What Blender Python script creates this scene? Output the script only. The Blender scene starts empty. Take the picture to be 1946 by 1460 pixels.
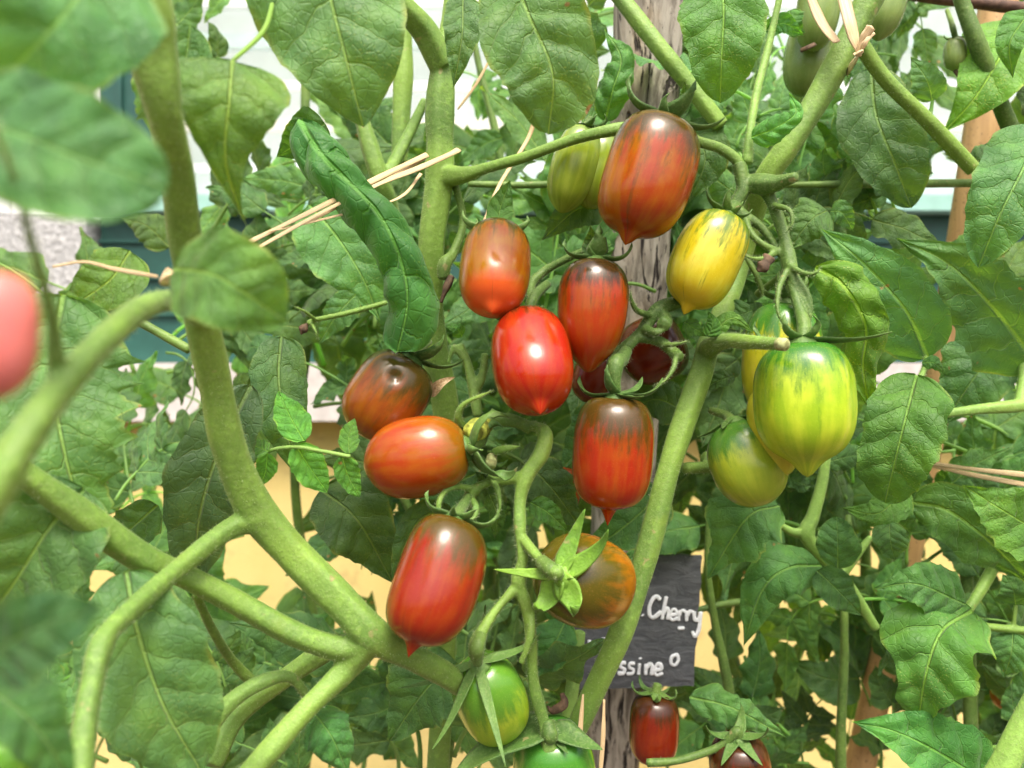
import bpy, math, random
import numpy as np
from mathutils import Vector, Matrix

C = bpy.context.scene.collection
S = bpy.context.scene
rad = math.radians

# ------------------------------------------------------------------ camera
F = 1527.0                     # focal length in photograph pixels
CAMZ = 1.05
cd = bpy.data.cameras.new('camera'); cam = bpy.data.objects.new('camera', cd); C.objects.link(cam)
cam.location = (0, 0, CAMZ); cam.rotation_euler = (rad(90), 0, 0)
cd.sensor_width = 36; cd.lens = 36*F/1946
cd.clip_start = 0.01; cd.clip_end = 500
cd.dof.use_dof = True; cd.dof.focus_distance = 0.365; cd.dof.aperture_fstop = 9.0
S.camera = cam
S.render.resolution_x = 1024; S.render.resolution_y = 768

# ------------------------------------------------------------------ light
SUN_EL, SUN_AZ = 62.0, 12.0     # degrees; azimuth measured from behind the camera to the right
w = bpy.data.worlds.new('World'); S.world = w; w.use_nodes = True
nt = w.node_tree
bg = nt.nodes['Background']
sky = nt.nodes.new('ShaderNodeTexSky'); sky.sky_type = 'NISHITA'; sky.sun_disc = False
sky.sun_elevation = rad(SUN_EL); sky.sun_rotation = rad(180-SUN_AZ)
sky.dust_density = 9.0; sky.air_density = 1.0; sky.ozone_density = 0.6
nt.links.new(sky.outputs[0], bg.inputs[0]); bg.inputs[1].default_value = 0.15
sl = bpy.data.lights.new('sun', 'SUN'); sl.energy = 1.3; sl.angle = rad(22); sl.color = (1, 0.975, 0.93)
so = bpy.data.objects.new('sun', sl); C.objects.link(so)
az = rad(SUN_AZ); el = rad(SUN_EL)
sd = Vector((math.sin(az)*math.cos(el), -math.cos(az)*math.cos(el), math.sin(el)))
so.rotation_euler = sd.to_track_quat('Z', 'Y').to_euler()
S.view_settings.view_transform = 'Standard'; S.view_settings.look = 'None'
S.view_settings.exposure = 1.13; S.view_settings.gamma = 1
S.render.engine = 'CYCLES'

# ------------------------------------------------------------------ helpers
def P(px, py, d):
    return Vector(((px-973)/F*d, d, CAMZ-(py-730)/F*d))
def PX(n, d): return n/F*d

def setp(o, label=None, cat=None, group=None, kind=None):
    if label: o['label'] = label
    if cat: o['category'] = cat
    if group: o['group'] = group
    if kind: o['kind'] = kind
    return o
def empty(name, loc, label=None, cat=None, group=None):
    o = bpy.data.objects.new(name, None); o.empty_display_size = 0.01
    C.objects.link(o); o.location = loc
    return setp(o, label, cat, group)
def link_mesh(name, me, mat, parent=None):
    o = bpy.data.objects.new(name, me); C.objects.link(o)
    if mat and not me.materials: me.materials.append(mat)
    if parent:
        o.parent = parent
        M = Matrix.Identity(4); q = parent
        while q: M = Matrix.Translation(q.location) @ M; q = q.parent
        o.location = -M.translation          # parents only carry a translation
    return o
def np_mesh(name, V, Fq, attr=None, attrname='lf', smooth=True):
    me = bpy.data.meshes.new(name)
    V = np.asarray(V, dtype=np.float32)
    me.from_pydata(V.tolist(), [], Fq)
    if attr is not None:
        a = me.attributes.new(attrname, 'FLOAT_VECTOR', 'POINT')
        a.data.foreach_set('vector', np.asarray(attr, dtype=np.float32).ravel())
    if smooth:
        me.polygons.foreach_set('use_smooth', [True]*len(me.polygons))
    me.update()
    return me

class MB:
    """collects tubes, boxes and grids into ONE mesh"""
    def __init__(s): s.v = []; s.f = []; s.a = []
    def add(s, V, Fq, A=None):
        o = len(s.v)
        s.v += [tuple(p) for p in V]; s.f += [tuple(i+o for i in q) for q in Fq]
        s.a += ([tuple(p) for p in A] if A is not None else [(0, 0, 0)]*len(V))
    def box(s, x0, x1, y0, y1, z0, z1):
        V = [(x, y, z) for x in (x0, x1) for y in (y0, y1) for z in (z0, z1)]
        s.add(V, [(0,1,3,2),(4,6,7,5),(0,4,5,1),(2,3,7,6),(0,2,6,4),(1,5,7,3)])
    def tube(s, pts, rad_, n=12, seg=None, cap=True, wob=0, seed=0, flat=1.0, ridge=0.0):
        V, Fq, A = tube_geo(pts, rad_, n, seg, cap, wob, seed, flat, ridge); s.add(V, Fq, A)
    def build(s, name, mat, parent=None, smooth=True, attr=False):
        me = np_mesh(name, s.v, s.f, s.a if attr else None, 'lf', smooth)
        return link_mesh(name, me, mat, parent)

def spline(pts, rads, seg):
    """Catmull-Rom through pts; returns arrays of points and radii"""
    p = np.array([tuple(q) for q in pts], float); r = np.array(rads, float)
    n = len(p)
    if n == 2:
        t = np.linspace(0, 1, seg+1)[:, None]
        return p[0]*(1-t)+p[1]*t, (r[0]*(1-t[:, 0])+r[1]*t[:, 0])
    pe = np.vstack([2*p[0]-p[1], p, 2*p[-1]-p[-2]]); re_ = np.concatenate([[r[0]], r, [r[-1]]])
    out = []; ro = []
    per = max(1, seg//(n-1))
    for i in range(n-1):
        a, b, c, d = pe[i:i+4]; ra, rb, rc, rd = re_[i:i+4]
        for k in range(per):
            t = k/per
            f = lambda a, b, c, d: 0.5*((2*b)+(-a+c)*t+(2*a-5*b+4*c-d)*t*t+(-a+3*b-3*c+d)*t**3)
            out.append(f(a, b, c, d)); ro.append(max(f(ra, rb, rc, rd), 1e-5))
    out.append(p[-1]); ro.append(r[-1])
    return np.array(out), np.array(ro)

def frames(p):
    T = np.gradient(p, axis=0); T /= np.linalg.norm(T, axis=1)[:, None]+1e-12
    N = np.zeros_like(T)
    h = np.array([0, -1, 0.1]) if abs(T[0][1]) < 0.9 else np.array([1, 0, 0.0])
    n = h-T[0]*np.dot(h, T[0]); n /= np.linalg.norm(n); N[0] = n
    for i in range(1, len(T)):
        n = N[i-1]-T[i]*np.dot(N[i-1], T[i]); n /= np.linalg.norm(n)+1e-12; N[i] = n
    return T, N, np.cross(T, N)

def tube_geo(pts, rads, n=12, seg=None, cap=True, wob=0, seed=0, flat=1.0, ridge=0.0):
    if np.isscalar(rads): rads = [rads]*len(pts)
    seg = seg or max(8, 6*(len(pts)-1))
    p, r = spline(pts, rads, seg)
    T, N, B = frames(p)
    rs = np.random.RandomState(seed)
    a = np.linspace(0, 2*math.pi, n, endpoint=False)
    m = len(p)
    if wob:
        k = np.interp(np.arange(m), np.linspace(0, m-1, max(3, m//4)), rs.uniform(-1, 1, max(3, m//4)))
        r = r*(1+wob*k)
    rg = 1+ridge*(np.cos(5*a+seed)+0.6*np.cos(3*a+seed*2))[None, :, None]*np.ones((m, 1, 1))
    V = p[:, None, :]+rg*r[:, None, None]*(np.cos(a)[None, :, None]*N[:, None, :]*flat+np.sin(a)[None, :, None]*B[:, None, :])
    V = V.reshape(-1, 3).tolist()
    A = [(math.cos(x), math.sin(x), i/(m-1)) for i in range(m) for x in a]
    Fq = [(i*n+j, i*n+(j+1) % n, (i+1)*n+(j+1) % n, (i+1)*n+j) for i in range(m-1) for j in range(n)]
    if cap:
        for e, i0, sg in ((p[0]-T[0]*r[0]*0.35, 0, 1), (p[-1]+T[-1]*r[-1]*0.35, (m-1)*n, -1)):
            V.append(e.tolist()); A.append((0, 0, 0 if sg > 0 else 1)); c = len(V)-1
            for j in range(n):
                q = (c, i0+(j+1) % n, i0+j) if sg > 0 else (c, i0+j, i0+(j+1) % n)
                Fq.append(q)
    return V, Fq, A

# ------------------------------------------------------------------ node helpers
class NT:
    def __init__(s, name):
        s.m = bpy.data.materials.new(name); s.m.use_nodes = True; s.t = s.m.node_tree
        s.t.nodes.clear(); s.out = s.t.nodes.new('ShaderNodeOutputMaterial')
    def n(s, typ, **kw):
        x = s.t.nodes.new(typ)
        for k, v in kw.items(): setattr(x, k, v)
        return x
    def set(s, sock, v):
        if isinstance(v, bpy.types.NodeSocket): s.t.links.new(v, sock)
        elif isinstance(v, (tuple, list)) and len(v) == 3 and sock.type == 'RGBA': sock.default_value = (*v, 1)
        else: sock.default_value = v
    def math(s, op, a, b=0.0, c=None, clamp=False):
        x = s.n('ShaderNodeMath', operation=op, use_clamp=clamp); s.set(x.inputs[0], a); s.set(x.inputs[1], b)
        if c is not None: s.set(x.inputs[2], c)
        return x.outputs[0]
    def mix(s, f, a, b, mode='MIX'):
        x = s.n('ShaderNodeMix', data_type='RGBA', blend_type=mode)
        s.set(x.inputs['Factor'], f) if False else s.set(x.inputs[0], f)
        s.set(x.inputs[6], a); s.set(x.inputs[7], b); return x.outputs[2]
    def ss(s, v, a, b, lo=0.0, hi=1.0):
        x = s.n('ShaderNodeMapRange', interpolation_type='SMOOTHSTEP'); s.set(x.inputs[0], v)
        s.set(x.inputs[1], a); s.set(x.inputs[2], b); s.set(x.inputs[3], lo); s.set(x.inputs[4], hi); return x.outputs[0]
    def noise(s, vec, scale, detail=2, rough=0.5, dist=0.0):
        x = s.n('ShaderNodeTexNoise'); s.set(x.inputs['Vector'], vec); x.inputs['Scale'].default_value = scale
        x.inputs['Detail'].default_value = detail; x.inputs['Roughness'].default_value = rough
        x.inputs['Distortion'].default_value = dist; return x.outputs[0]
    def vor(s, vec, scale, feature='F1', rnd=1.0):
        x = s.n('ShaderNodeTexVoronoi', feature=feature); s.set(x.inputs['Vector'], vec); x.inputs['Scale'].default_value = scale
        x.inputs['Randomness'].default_value = rnd; return x.outputs['Distance']
    def comb(s, x, y, z):
        c = s.n('ShaderNodeCombineXYZ'); s.set(c.inputs[0], x); s.set(c.inputs[1], y); s.set(c.inputs[2], z); return c.outputs[0]
    def sep(s, v):
        c = s.n('ShaderNodeSeparateXYZ'); s.set(c.inputs[0], v); return c.outputs
    def obj(s): return s.n('ShaderNodeTexCoord').outputs['Object']
    def map(s, v, scale=(1, 1, 1), loc=(0, 0, 0)):
        m = s.n('ShaderNodeMapping'); s.set(m.inputs[0], v); m.inputs['Scale'].default_value = scale; m.inputs['Location'].default_value = loc
        return m.outputs[0]
    def bump(s, h, strength=0.5, dist=0.001, normal=None):
        b = s.n('ShaderNodeBump'); s.set(b.inputs['Height'], h); b.inputs['Strength'].default_value = strength
        b.inputs['Distance'].default_value = dist
        if normal: s.set(b.inputs['Normal'], normal)
        return b.outputs[0]
    def pr(s, **kw):
        p = s.n('ShaderNodeBsdfPrincipled')
        for k, v in kw.items(): s.set(p.inputs[k.replace('_', ' ')], v)
        return p
    def done(s, sh): s.t.links.new(sh, s.out.inputs[0]); return s.m

def mat_simple(name, col, rough=0.6, nscale=20, var=0.25, bump=0.3, bdist=0.001, stretch=(1, 1, 1), spec=0.4, metal=0):
    t = NT(name); v = t.map(t.obj(), stretch)
    n = t.noise(v, nscale, 5, 0.6)
    c = t.mix(t.ss(n, 0.3, 0.7), tuple(x*(1-var) for x in col), tuple(min(1, x*(1+var)) for x in col))
    p = t.pr(Base_Color=c, Roughness=rough, Specular_IOR_Level=spec, Metallic=metal, Normal=t.bump(n, bump, bdist))
    return t.done(p.outputs[0])

# ------------------------------------------------------------------ materials
def leaf_material(name, top=(0.075, 0.175, 0.05), young=False, spots=0.5, N=5.5):
    t = NT(name)
    at = t.n('ShaderNodeAttribute', attribute_name='lf').outputs['Vector']
    X, v, s_ = t.sep(at)
    oi = t.n('ShaderNodeObjectInfo')
    rnd = oi.outputs['Random']; tint = oi.outputs['Color']
    ax = t.math('ABSOLUTE', X)
    wob = t.math('MULTIPLY', t.math('SUBTRACT', t.noise(at, 3, 1), 0.5), 0.13)
    phi = t.math('ADD', t.math('SUBTRACT', v, t.math('MULTIPLY', ax, 0.62)), t.math('MULTIPLY', t.math('MULTIPLY', ax, ax), -0.35))
    phi = t.math('ADD', phi, wob)
    side = t.math('MULTIPLY', t.math('GREATER_THAN', X, 0.0), 0.37/N)
    ph = t.math('MULTIPLY', t.math('ADD', phi, side), N)
    fr = t.math('FRACT', t.math('ADD', ph, 10.0))
    dd = t.math('DIVIDE', t.math('MINIMUM', fr, t.math('SUBTRACT', 1.0, fr)), N)
    as_ = t.math('ABSOLUTE', s_)
    wv = t.math('MULTIPLY_ADD', as_, -0.0045, 0.0085)
    vein = t.math('SUBTRACT', 1.0, t.ss(dd, t.math('MULTIPLY', wv, 0.25), wv))
    mw = t.math('MULTIPLY_ADD', v, -0.012, 0.017)
    mid = t.math('SUBTRACT', 1.0, t.ss(ax, t.math('MULTIPLY', mw, 0.3), mw))
    vor = t.vor(t.map(at, (1, 1, 0)), 22, 'DISTANCE_TO_EDGE')
    ter = t.math('SUBTRACT', 1.0, t.ss(vor, 0.0, 0.09))
    big = t.noise(t.map(at, (1, 1, 0)), 4.5, 3)
    obn = t.noise(t.obj(), 60, 3)
    fine = t.noise(t.map(at, (1, 1, 0)), 130, 2)
    c = t.mix(t.ss(big, 0.3, 0.72), tuple(x*0.72 for x in top), (top[0]*1.25, top[1]*1.18, top[2]*0.95))
    c = t.mix(t.math('MULTIPLY', t.ss(obn, 0.45, 0.75), 0.35), c, (top[0]*1.7, top[1]*1.35, top[2]*0.7))
    lum = (top[0]*2.0, top[1]*1.6, top[2]*1.35)
    c = t.mix(t.math('MULTIPLY', ter, 0.09), c, lum)
    c = t.mix(t.math('MULTIPLY', vein, 0.5), c, lum)
    c = t.mix(t.math('MULTIPLY', mid, 0.75), c, (top[0]*2.6, top[1]*1.9, top[2]*1.5))
    # mite stippling: pale yellow dots in patches
    sp = t.vor(t.map(at, (1, 1, 0)), 75)
    spm = t.math('MULTIPLY', t.math('SUBTRACT', 1.0, t.ss(sp, 0.12, 0.3)), t.ss(t.noise(t.math('ADD', 0, 0) if False else t.map(at, (1, 1, 0), (3, 1, 0)), 3.2, 3), 0.5, 0.66))
    c = t.mix(t.math('MULTIPLY', spm, spots), c, (0.34, 0.42, 0.12))
    c = t.mix(t.math('MULTIPLY', t.ss(fine, 0.52, 0.75), 0.22), c, tuple(x*0.6 for x in top))
    edge = t.math('MULTIPLY', t.ss(as_, 0.88, 1.0), t.ss(big, 0.45, 0.7))
    c = t.mix(t.math('MULTIPLY', edge, 0.55), c, (0.34, 0.36, 0.08))
    dead = t.ss(t.noise(t.obj(), 85, 2), 0.735, 0.75)
    c = t.mix(t.math('MULTIPLY', dead, 0.85), c, (0.26, 0.15, 0.06))
    c = t.mix(1.0, c, tint, 'MULTIPLY')
    hs = t.n('ShaderNodeHueSaturation'); t.set(hs.inputs['Hue'], t.math('MULTIPLY_ADD', rnd, 0.024, 0.488))
    t.set(hs.inputs['Value'], t.math('MULTIPLY_ADD', rnd, 0.45, 0.78)); t.set(hs.inputs['Color'], c)
    hs.inputs['Saturation'].default_value = 1.0
    c = hs.outputs[0]
    pil = t.math('SINE', t.math('MULTIPLY', fr, math.pi))
    h = t.math('ADD', t.math('MULTIPLY', vein, -0.9), t.math('MULTIPLY', mid, -1.2))
    h = t.math('ADD', h, t.math('MULTIPLY', ter, -0.16))
    h = t.math('ADD', h, t.math('MULTIPLY', pil, 0.5))
    h = t.math('ADD', h, t.math('MULTIPLY', t.noise(t.map(at, (1, 1, 0)), 26, 3), 0.7))
    h = t.math('ADD', h, t.math('MULTIPLY', fine, 0.12))
    nb = t.bump(h, 0.9, 0.0011)
    geo = t.n('ShaderNodeNewGeometry')
    back = t.mix(t.math('MULTIPLY', geo.outputs['Backfacing'], 0.45), c, (top[0]*1.9, top[1]*1.35, top[2]*2.2))
    p = t.pr(Base_Color=back, Roughness=t.math('MULTIPLY_ADD', big, 0.2, 0.42), Specular_IOR_Level=0.32, Normal=nb)
    p.inputs['Sheen Weight'].default_value = 0.12; p.inputs['Sheen Roughness'].default_value = 0.4
    tr = t.n('ShaderNodeBsdfTranslucent')
    tc = t.mix(1.0, c, (2.6, 2.2, 0.75), 'MULTIPLY'); t.set(tr.inputs[0], tc); t.set(tr.inputs['Normal'], nb)
    ms = t.n('ShaderNodeMixShader'); ms.inputs[0].default_value = 0.34
    t.t.links.new(p.outputs[0], ms.inputs[1]); t.t.links.new(tr.outputs[0], ms.inputs[2])
    return t.done(ms.outputs[0])

LEAF = leaf_material('leaf_green', (0.092, 0.235, 0.070))
LEAFD = leaf_material('leaf_deep_green', (0.062, 0.158, 0.050), spots=0.35)
LEAFY = leaf_material('leaf_young_bright', (0.095, 0.27, 0.055), spots=0.15, N=6)
LEAFG = leaf_material('leaf_grey_green', (0.086, 0.210, 0.072), spots=0.3)
LEAFS = leaf_material('leaf_speckled', (0.105, 0.26, 0.048), spots=0.95)

def stem_material(name, c1, c2, speck=0.16):
    t = NT(name); o = t.obj()
    big = t.noise(o, 26, 3); fine = t.noise(o, 900, 2); midn = t.noise(o, 300, 3)
    c = t.mix(t.ss(big, 0.32, 0.68), c1, c2)
    c = t.mix(t.math('MULTIPLY', t.ss(t.noise(o, 45, 4, 0.6), 0.55, 0.75), 0.5), c, (c2[0]*1.5, c2[1]*1.3, c2[2]))
    c = t.mix(t.math('MULTIPLY', t.ss(t.noise(o, 70, 5, 0.7), 0.68, 0.72), 0.7), c, (0.30, 0.22, 0.10))
    c = t.mix(t.math('MULTIPLY', t.ss(midn, 0.5, 0.72), 0.3), c, tuple(x*1.55 for x in c2))
    c = t.mix(t.math('MULTIPLY', t.ss(fine, 0.48, 0.66), speck), c, (0.34, 0.40, 0.17))
    c = t.mix(t.math('MULTIPLY', t.ss(t.noise(o, 1500, 2), 0.5, 0.68), 0.22), c, tuple(x*0.45 for x in c1))
    c = t.mix(t.math('MULTIPLY', t.ss(t.noise(o, 90, 4), 0.5, 0.68), 0.3), c, tuple(x*0.6 for x in c1))
    c = t.mix(t.math('MULTIPLY', t.ss(t.noise(o, 160, 2), 0.7, 0.76), 0.6), c, (0.32, 0.27, 0.12))
    h = t.math('ADD', t.math('MULTIPLY', fine, 0.5), t.math('MULTIPLY', midn, 0.8))
    p = t.pr(Base_Color=c, Roughness=0.55, Specular_IOR_Level=0.35, Normal=t.bump(h, 0.7, 0.0006))
    p.inputs['Sheen Weight'].default_value = 0.12; p.inputs['Sheen Roughness'].default_value = 0.35
    p.inputs['Sheen Tint'].default_value = (0.85, 0.95, 0.65, 1)
    return t.done(p.outputs[0])
STEM = stem_material('stem_green', (0.115, 0.225, 0.04), (0.195, 0.335, 0.052))
STEMD = stem_material('stem_dark_green', (0.065, 0.135, 0.025), (0.13, 0.23, 0.04))
STEML = stem_material('stem_light_green', (0.17, 0.31, 0.07), (0.24, 0.42, 0.08))
SEPAL = stem_material('sepal_green', (0.055, 0.13, 0.025), (0.10, 0.20, 0.035), .15)
SEPALY = stem_material('sepal_bright', (0.10, 0.23, 0.025), (0.20, 0.38, 0.035), .1)
DRY = mat_simple('dry_brown', (0.10, 0.062, 0.034), 0.8, 300, 0.5, 0.6, 0.0006)
def hair_material():
    t = NT('stem_hair'); p = t.pr(Base_Color=(0.42, 0.52, 0.27), Roughness=0.4)
    tr = t.n('ShaderNodeBsdfTranslucent'); t.set(tr.inputs[0], (0.6, 0.7, 0.4))
    ms = t.n('ShaderNodeMixShader'); ms.inputs[0].default_value = 0.4
    t.t.links.new(p.outputs[0], ms.inputs[1]); t.t.links.new(tr.outputs[0], ms.inputs[2]); return t.done(ms.outputs[0])
HAIR = hair_material()
def cut_material():
    t = NT('stem_cut_end'); n = t.noise(t.obj(), 500, 4)
    return t.done(t.pr(Base_Color=t.mix(t.ss(n, 0.35, 0.65), (0.20, 0.21, 0.07), (0.42, 0.48, 0.20)), Roughness=0.8, Normal=t.bump(n, 0.7, 0.0008)).outputs[0])
CUT = cut_material()
CUTY = mat_simple('stump_yellow_green', (0.36, 0.42, 0.06), 0.85, 260, 0.6, 1.0, 0.002)
def raffia_material():
    t = NT('raffia_straw'); a = t.n('ShaderNodeAttribute', attribute_name='lf').outputs['Vector']
    n = t.noise(t.map(a, (6, 6, 0.6)), 3, 4, 0.6)
    c = t.mix(t.ss(n, 0.3, 0.7), (0.46, 0.30, 0.13), (0.80, 0.64, 0.38))
    return t.done(t.pr(Base_Color=c, Roughness=0.5, Normal=t.bump(n, 0.5, 0.0005)).outputs[0])
RAFFIA = raffia_material()

def tomato_material(name, body, body2, shoulder, stripe, sh=0.3, soft=0.22, stripes=0.5, tipc=None, rough=0.22, seed=0.0, swirl=0.5):
    """body/body2: two colours of the ripe skin; shoulder: colour round the calyx; stripe: streaks"""
    if body[1] < .2 and rough < .3:
        body, body2 = [(c[0]*0.52, c[1]*0.78, c[2]*0.3) for c in (body, body2)]
        shoulder = (shoulder[0]*0.5, shoulder[1]*0.85, shoulder[2]*0.3); sh += 0.09; soft *= 1.3; stripe = (stripe[0]*0.65, stripe[1]*0.8, stripe[2]*0.6)
    t = NT(name)
    at = t.n('ShaderNodeAttribute', attribute_name='lf').outputs['Vector']
    X, Y, T = t.sep(at)
    sv = t.comb(t.math('ADD', X, seed), Y, t.math('MULTIPLY', T, 0.45))
    st = t.noise(sv, 3.2, 3, 0.55); st2 = t.noise(t.comb(t.math('ADD', X, seed+5), Y, t.math('MULTIPLY', T, 0.7)), 6.5, 5, 0.72)
    iso = t.noise(t.comb(X, Y, t.math('MULTIPLY', T, 3.0)), 1.7, 3)
    c = t.mix(t.ss(t.math('ADD', t.math('MULTIPLY', st, 0.6), t.math('MULTIPLY', iso, 0.4)), 0.38, 0.62), body, body2)
    if tipc: c = t.mix(t.ss(T, 0.78, 0.98), c, tipc)
    # dark streaks running down from the shoulder
    m = t.math('MULTIPLY', t.ss(st2, 0.47, 0.7), t.ss(T, sh+0.5, sh+0.05, 0.0, 1.0))
    m2 = t.math('MULTIPLY', t.ss(t.noise(t.comb(t.math('ADD', X, seed+9), Y, t.math('MULTIPLY', T, 0.3)), 3.2, 5, 0.7), 0.58, 0.68), 0.75)
    mott = t.noise(t.comb(X, Y, t.math('MULTIPLY', T, 2.2)), 11, 4, 0.65)
    c = t.mix(t.math('MULTIPLY', t.math('MULTIPLY', t.math('MAXIMUM', m, m2), stripes), t.ss(mott, 0.3, 0.6, 0.45, 1.0)), c, stripe)
    edge = t.math('ADD', T, t.math('MULTIPLY', t.math('SUBTRACT', st2, 0.5), -swirl))
    edge = t.math('ADD', edge, t.math('MULTIPLY', t.math('SUBTRACT', st, 0.5), -swirl))
    shm = t.ss(edge, sh+soft*0.5, sh-soft*0.5, 0.0, 1.0)
    c = t.mix(shm, c, shoulder)
    fl = t.vor(t.comb(X, Y, t.math('MULTIPLY', T, 3.2)), 26)
    c = t.mix(t.math('MULTIPLY', t.math('SUBTRACT', 1.0, t.ss(fl, 0.08, 0.2)), 0.35), c, tuple(min(1, x*1.3+0.10) for x in body2))
    pore = t.vor(t.comb(t.math('ADD', X, seed), Y, t.math('MULTIPLY', T, 3.2)), 60)
    c = t.mix(t.math('MULTIPLY', t.math('SUBTRACT', 1.0, t.ss(pore, 0.1, 0.25)), 0.22), c, tuple(min(1, x*1.8+0.05) for x in body2))
    scar = t.math('MULTIPLY', t.ss(t.noise(t.comb(t.math('ADD', X, seed*3), Y, t.math('MULTIPLY', T, 3.0)), 7.5, 5, 0.75), 0.695, 0.72), 0.6)
    c = t.mix(scar, c, (0.42, 0.30, 0.12))
    h = t.math('ADD', t.math('MULTIPLY', mott, 0.25), t.math('MULTIPLY', t.noise(at, 55, 2), 0.12))
    p = t.pr(Base_Color=c, Roughness=t.math('MULTIPLY_ADD', mott, 0.12, rough-0.08), Specular_IOR_Level=0.45, Normal=t.bump(h, 0.25, 0.0006))
    p.inputs['Coat Weight'].default_value = 0.0; p.inputs['Coat Roughness'].default_value = 0.27
    p.inputs['Subsurface Weight'].default_value = 0.12; p.inputs['Subsurface Radius'].default_value = (1.0, 0.35, 0.12)
    p.inputs['Subsurface Scale'].default_value = 0.003
    return t.done(p.outputs[0])

# ------------------------------------------------------------------ leaf builder
def leaf_geo(path, wid, rows=60, cols=28, roll=0.0, curl=0.0, fold=0.10, wave=0.04, nw=2.5, teeth=0.10, N=5.5,
             peak=0.36, tipn=1.25, seed=0, quilt=0.012, hint=None, base_n=0.55, lobe=0.0, twist=0.0):
    """path: 3-D points base..tip along the midrib; wid: full width (m); returns verts, faces, attribute (x/L, v, s)"""
    rs = np.random.RandomState(seed)
    pts = [Vector(p) for p in path]
    if len(pts) == 2: pts = [pts[0], (pts[0]+pts[1])/2, pts[1]]
    p, _ = spline(pts, [1]*len(pts), max(rows, 8))
    d = np.r_[0, np.cumsum(np.linalg.norm(np.diff(p, axis=0), axis=1))]; L = d[-1]
    u = np.linspace(0, 1, rows+1)
    p = np.stack([np.interp(u*L, d, p[:, k]) for k in range(3)], 1)
    T = np.gradient(p, axis=0); T /= np.linalg.norm(T, axis=1)[:, None]
    mid = p.mean(0)
    if hint is None: h = np.array([0, 0, CAMZ])-mid; h /= np.linalg.norm(h); h = h+np.array([0, 0, 0.15])
    else: h = np.array(hint, float)
    Nn = h[None, :]-T*(T@h)[:, None]; Nn /= np.linalg.norm(Nn, axis=1)[:, None]
    Sd = np.cross(T, Nn)
    ro = rad(roll)+rad(twist)*(u-0.5)
    cr, sr = np.cos(ro)[:, None], np.sin(ro)[:, None]
    Sd, Nn = Sd*cr+Nn*sr, Nn*cr-Sd*sr
    # outline
    a = 1.0*base_n; b = a*(1-peak)/peak
    prof = (np.maximum(u, 1e-4)**a)*(np.maximum(1-u, 0)**(b*tipn/1.0)); prof /= prof.max()
    sgrid = np.linspace(-1, 1, cols+1)
    half = wid/2
    V = np.zeros((rows+1, cols+1, 3)); A = np.zeros((rows+1, cols+1, 3))
    phs = rs.uniform(0, 6.28, 6)
    for sgn in (-1, 1):
        js = np.where(sgrid*sgn >= 0)[0] if sgn > 0 else np.where(sgrid < 0)[0]
        wv = prof*half
        phe = (u+0.05*np.sin(u*6+phs[0]+sgn)-0.62*wv/L-0.35*(wv/L)**2+(0.37/N if sgn > 0 else 0))*N
        fr = (phe+0.45) % 1.0
        tooth = np.where(fr < 0.72, fr/0.72, (1-fr)/0.28)**1.1
        f2 = (phe*2+0.2) % 1.0; tooth2 = np.where(f2 < 0.7, f2/0.7, (1-f2)/0.3)
        taper = np.clip(np.minimum(u/0.10, (1-u)/0.12), 0, 1)
        wv = wv*(1-taper*(teeth*(1-tooth)*np.interp(u, np.linspace(0, 1, 7), rs.uniform(.15, 1.5, 7))+teeth*0.45*(1-tooth2)*np.interp(u, np.linspace(0, 1, 9), rs.uniform(0, 1.3, 9))))
        if lobe: wv = wv*(1-lobe*(0.5+0.5*np.cos(2*math.pi*(u*2.6+phs[0]*0.05+0.15*sgn)))*taper)
        wv = wv*(1+(0.06*np.sin(u*7+phs[1]+sgn)+0.03*np.sin(u*17+phs[3]*sgn))*taper)
        for j in js:
            s = sgrid[j]; x = wv*s
            if abs(curl) > 1e-3:
                cu = curl*(0.6+0.4*np.sin(u*math.pi)); ang = cu*abs(s)
                xx = wv*np.sin(ang)/cu*sgn; zz = -wv*(1-np.cos(ang))/cu
            else: xx = x; zz = np.zeros_like(x)
            ax = np.abs(x)
            z = zz+fold*ax
            z = z+wave*half*2*(abs(s)**1.8)*np.sin(2*math.pi*nw*u+phs[2+(sgn > 0)]+0.8*s)*np.clip(u*4, 0, 1)
            phi = (u-0.62*ax/L-0.35*(ax/L)**2+(0.37/N if sgn > 0 else 0))*N
            z = z+quilt*L*(np.abs(np.sin(math.pi*phi))-0.6)*np.clip(ax/(0.05*L), 0, 1)*np.clip((1-u)*4, 0, 1)*(1-0.4*abs(s))
            z = z+0.010*L*np.sin(u*9+s*3+phs[4])*np.sin(s*5+phs[5]+u*4)
            V[:, j, :] = p+Sd*xx[:, None]+Nn*z[:, None]
            A[:, j, 0] = x/L; A[:, j, 1] = u; A[:, j, 2] = s
    c = cols+1
    Fq = [(i*c+j, i*c+j+1, (i+1)*c+j+1, (i+1)*c+j) for i in range(rows) for j in range(cols)]
    return V.reshape(-1, 3), Fq, A.reshape(-1, 3)

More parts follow.
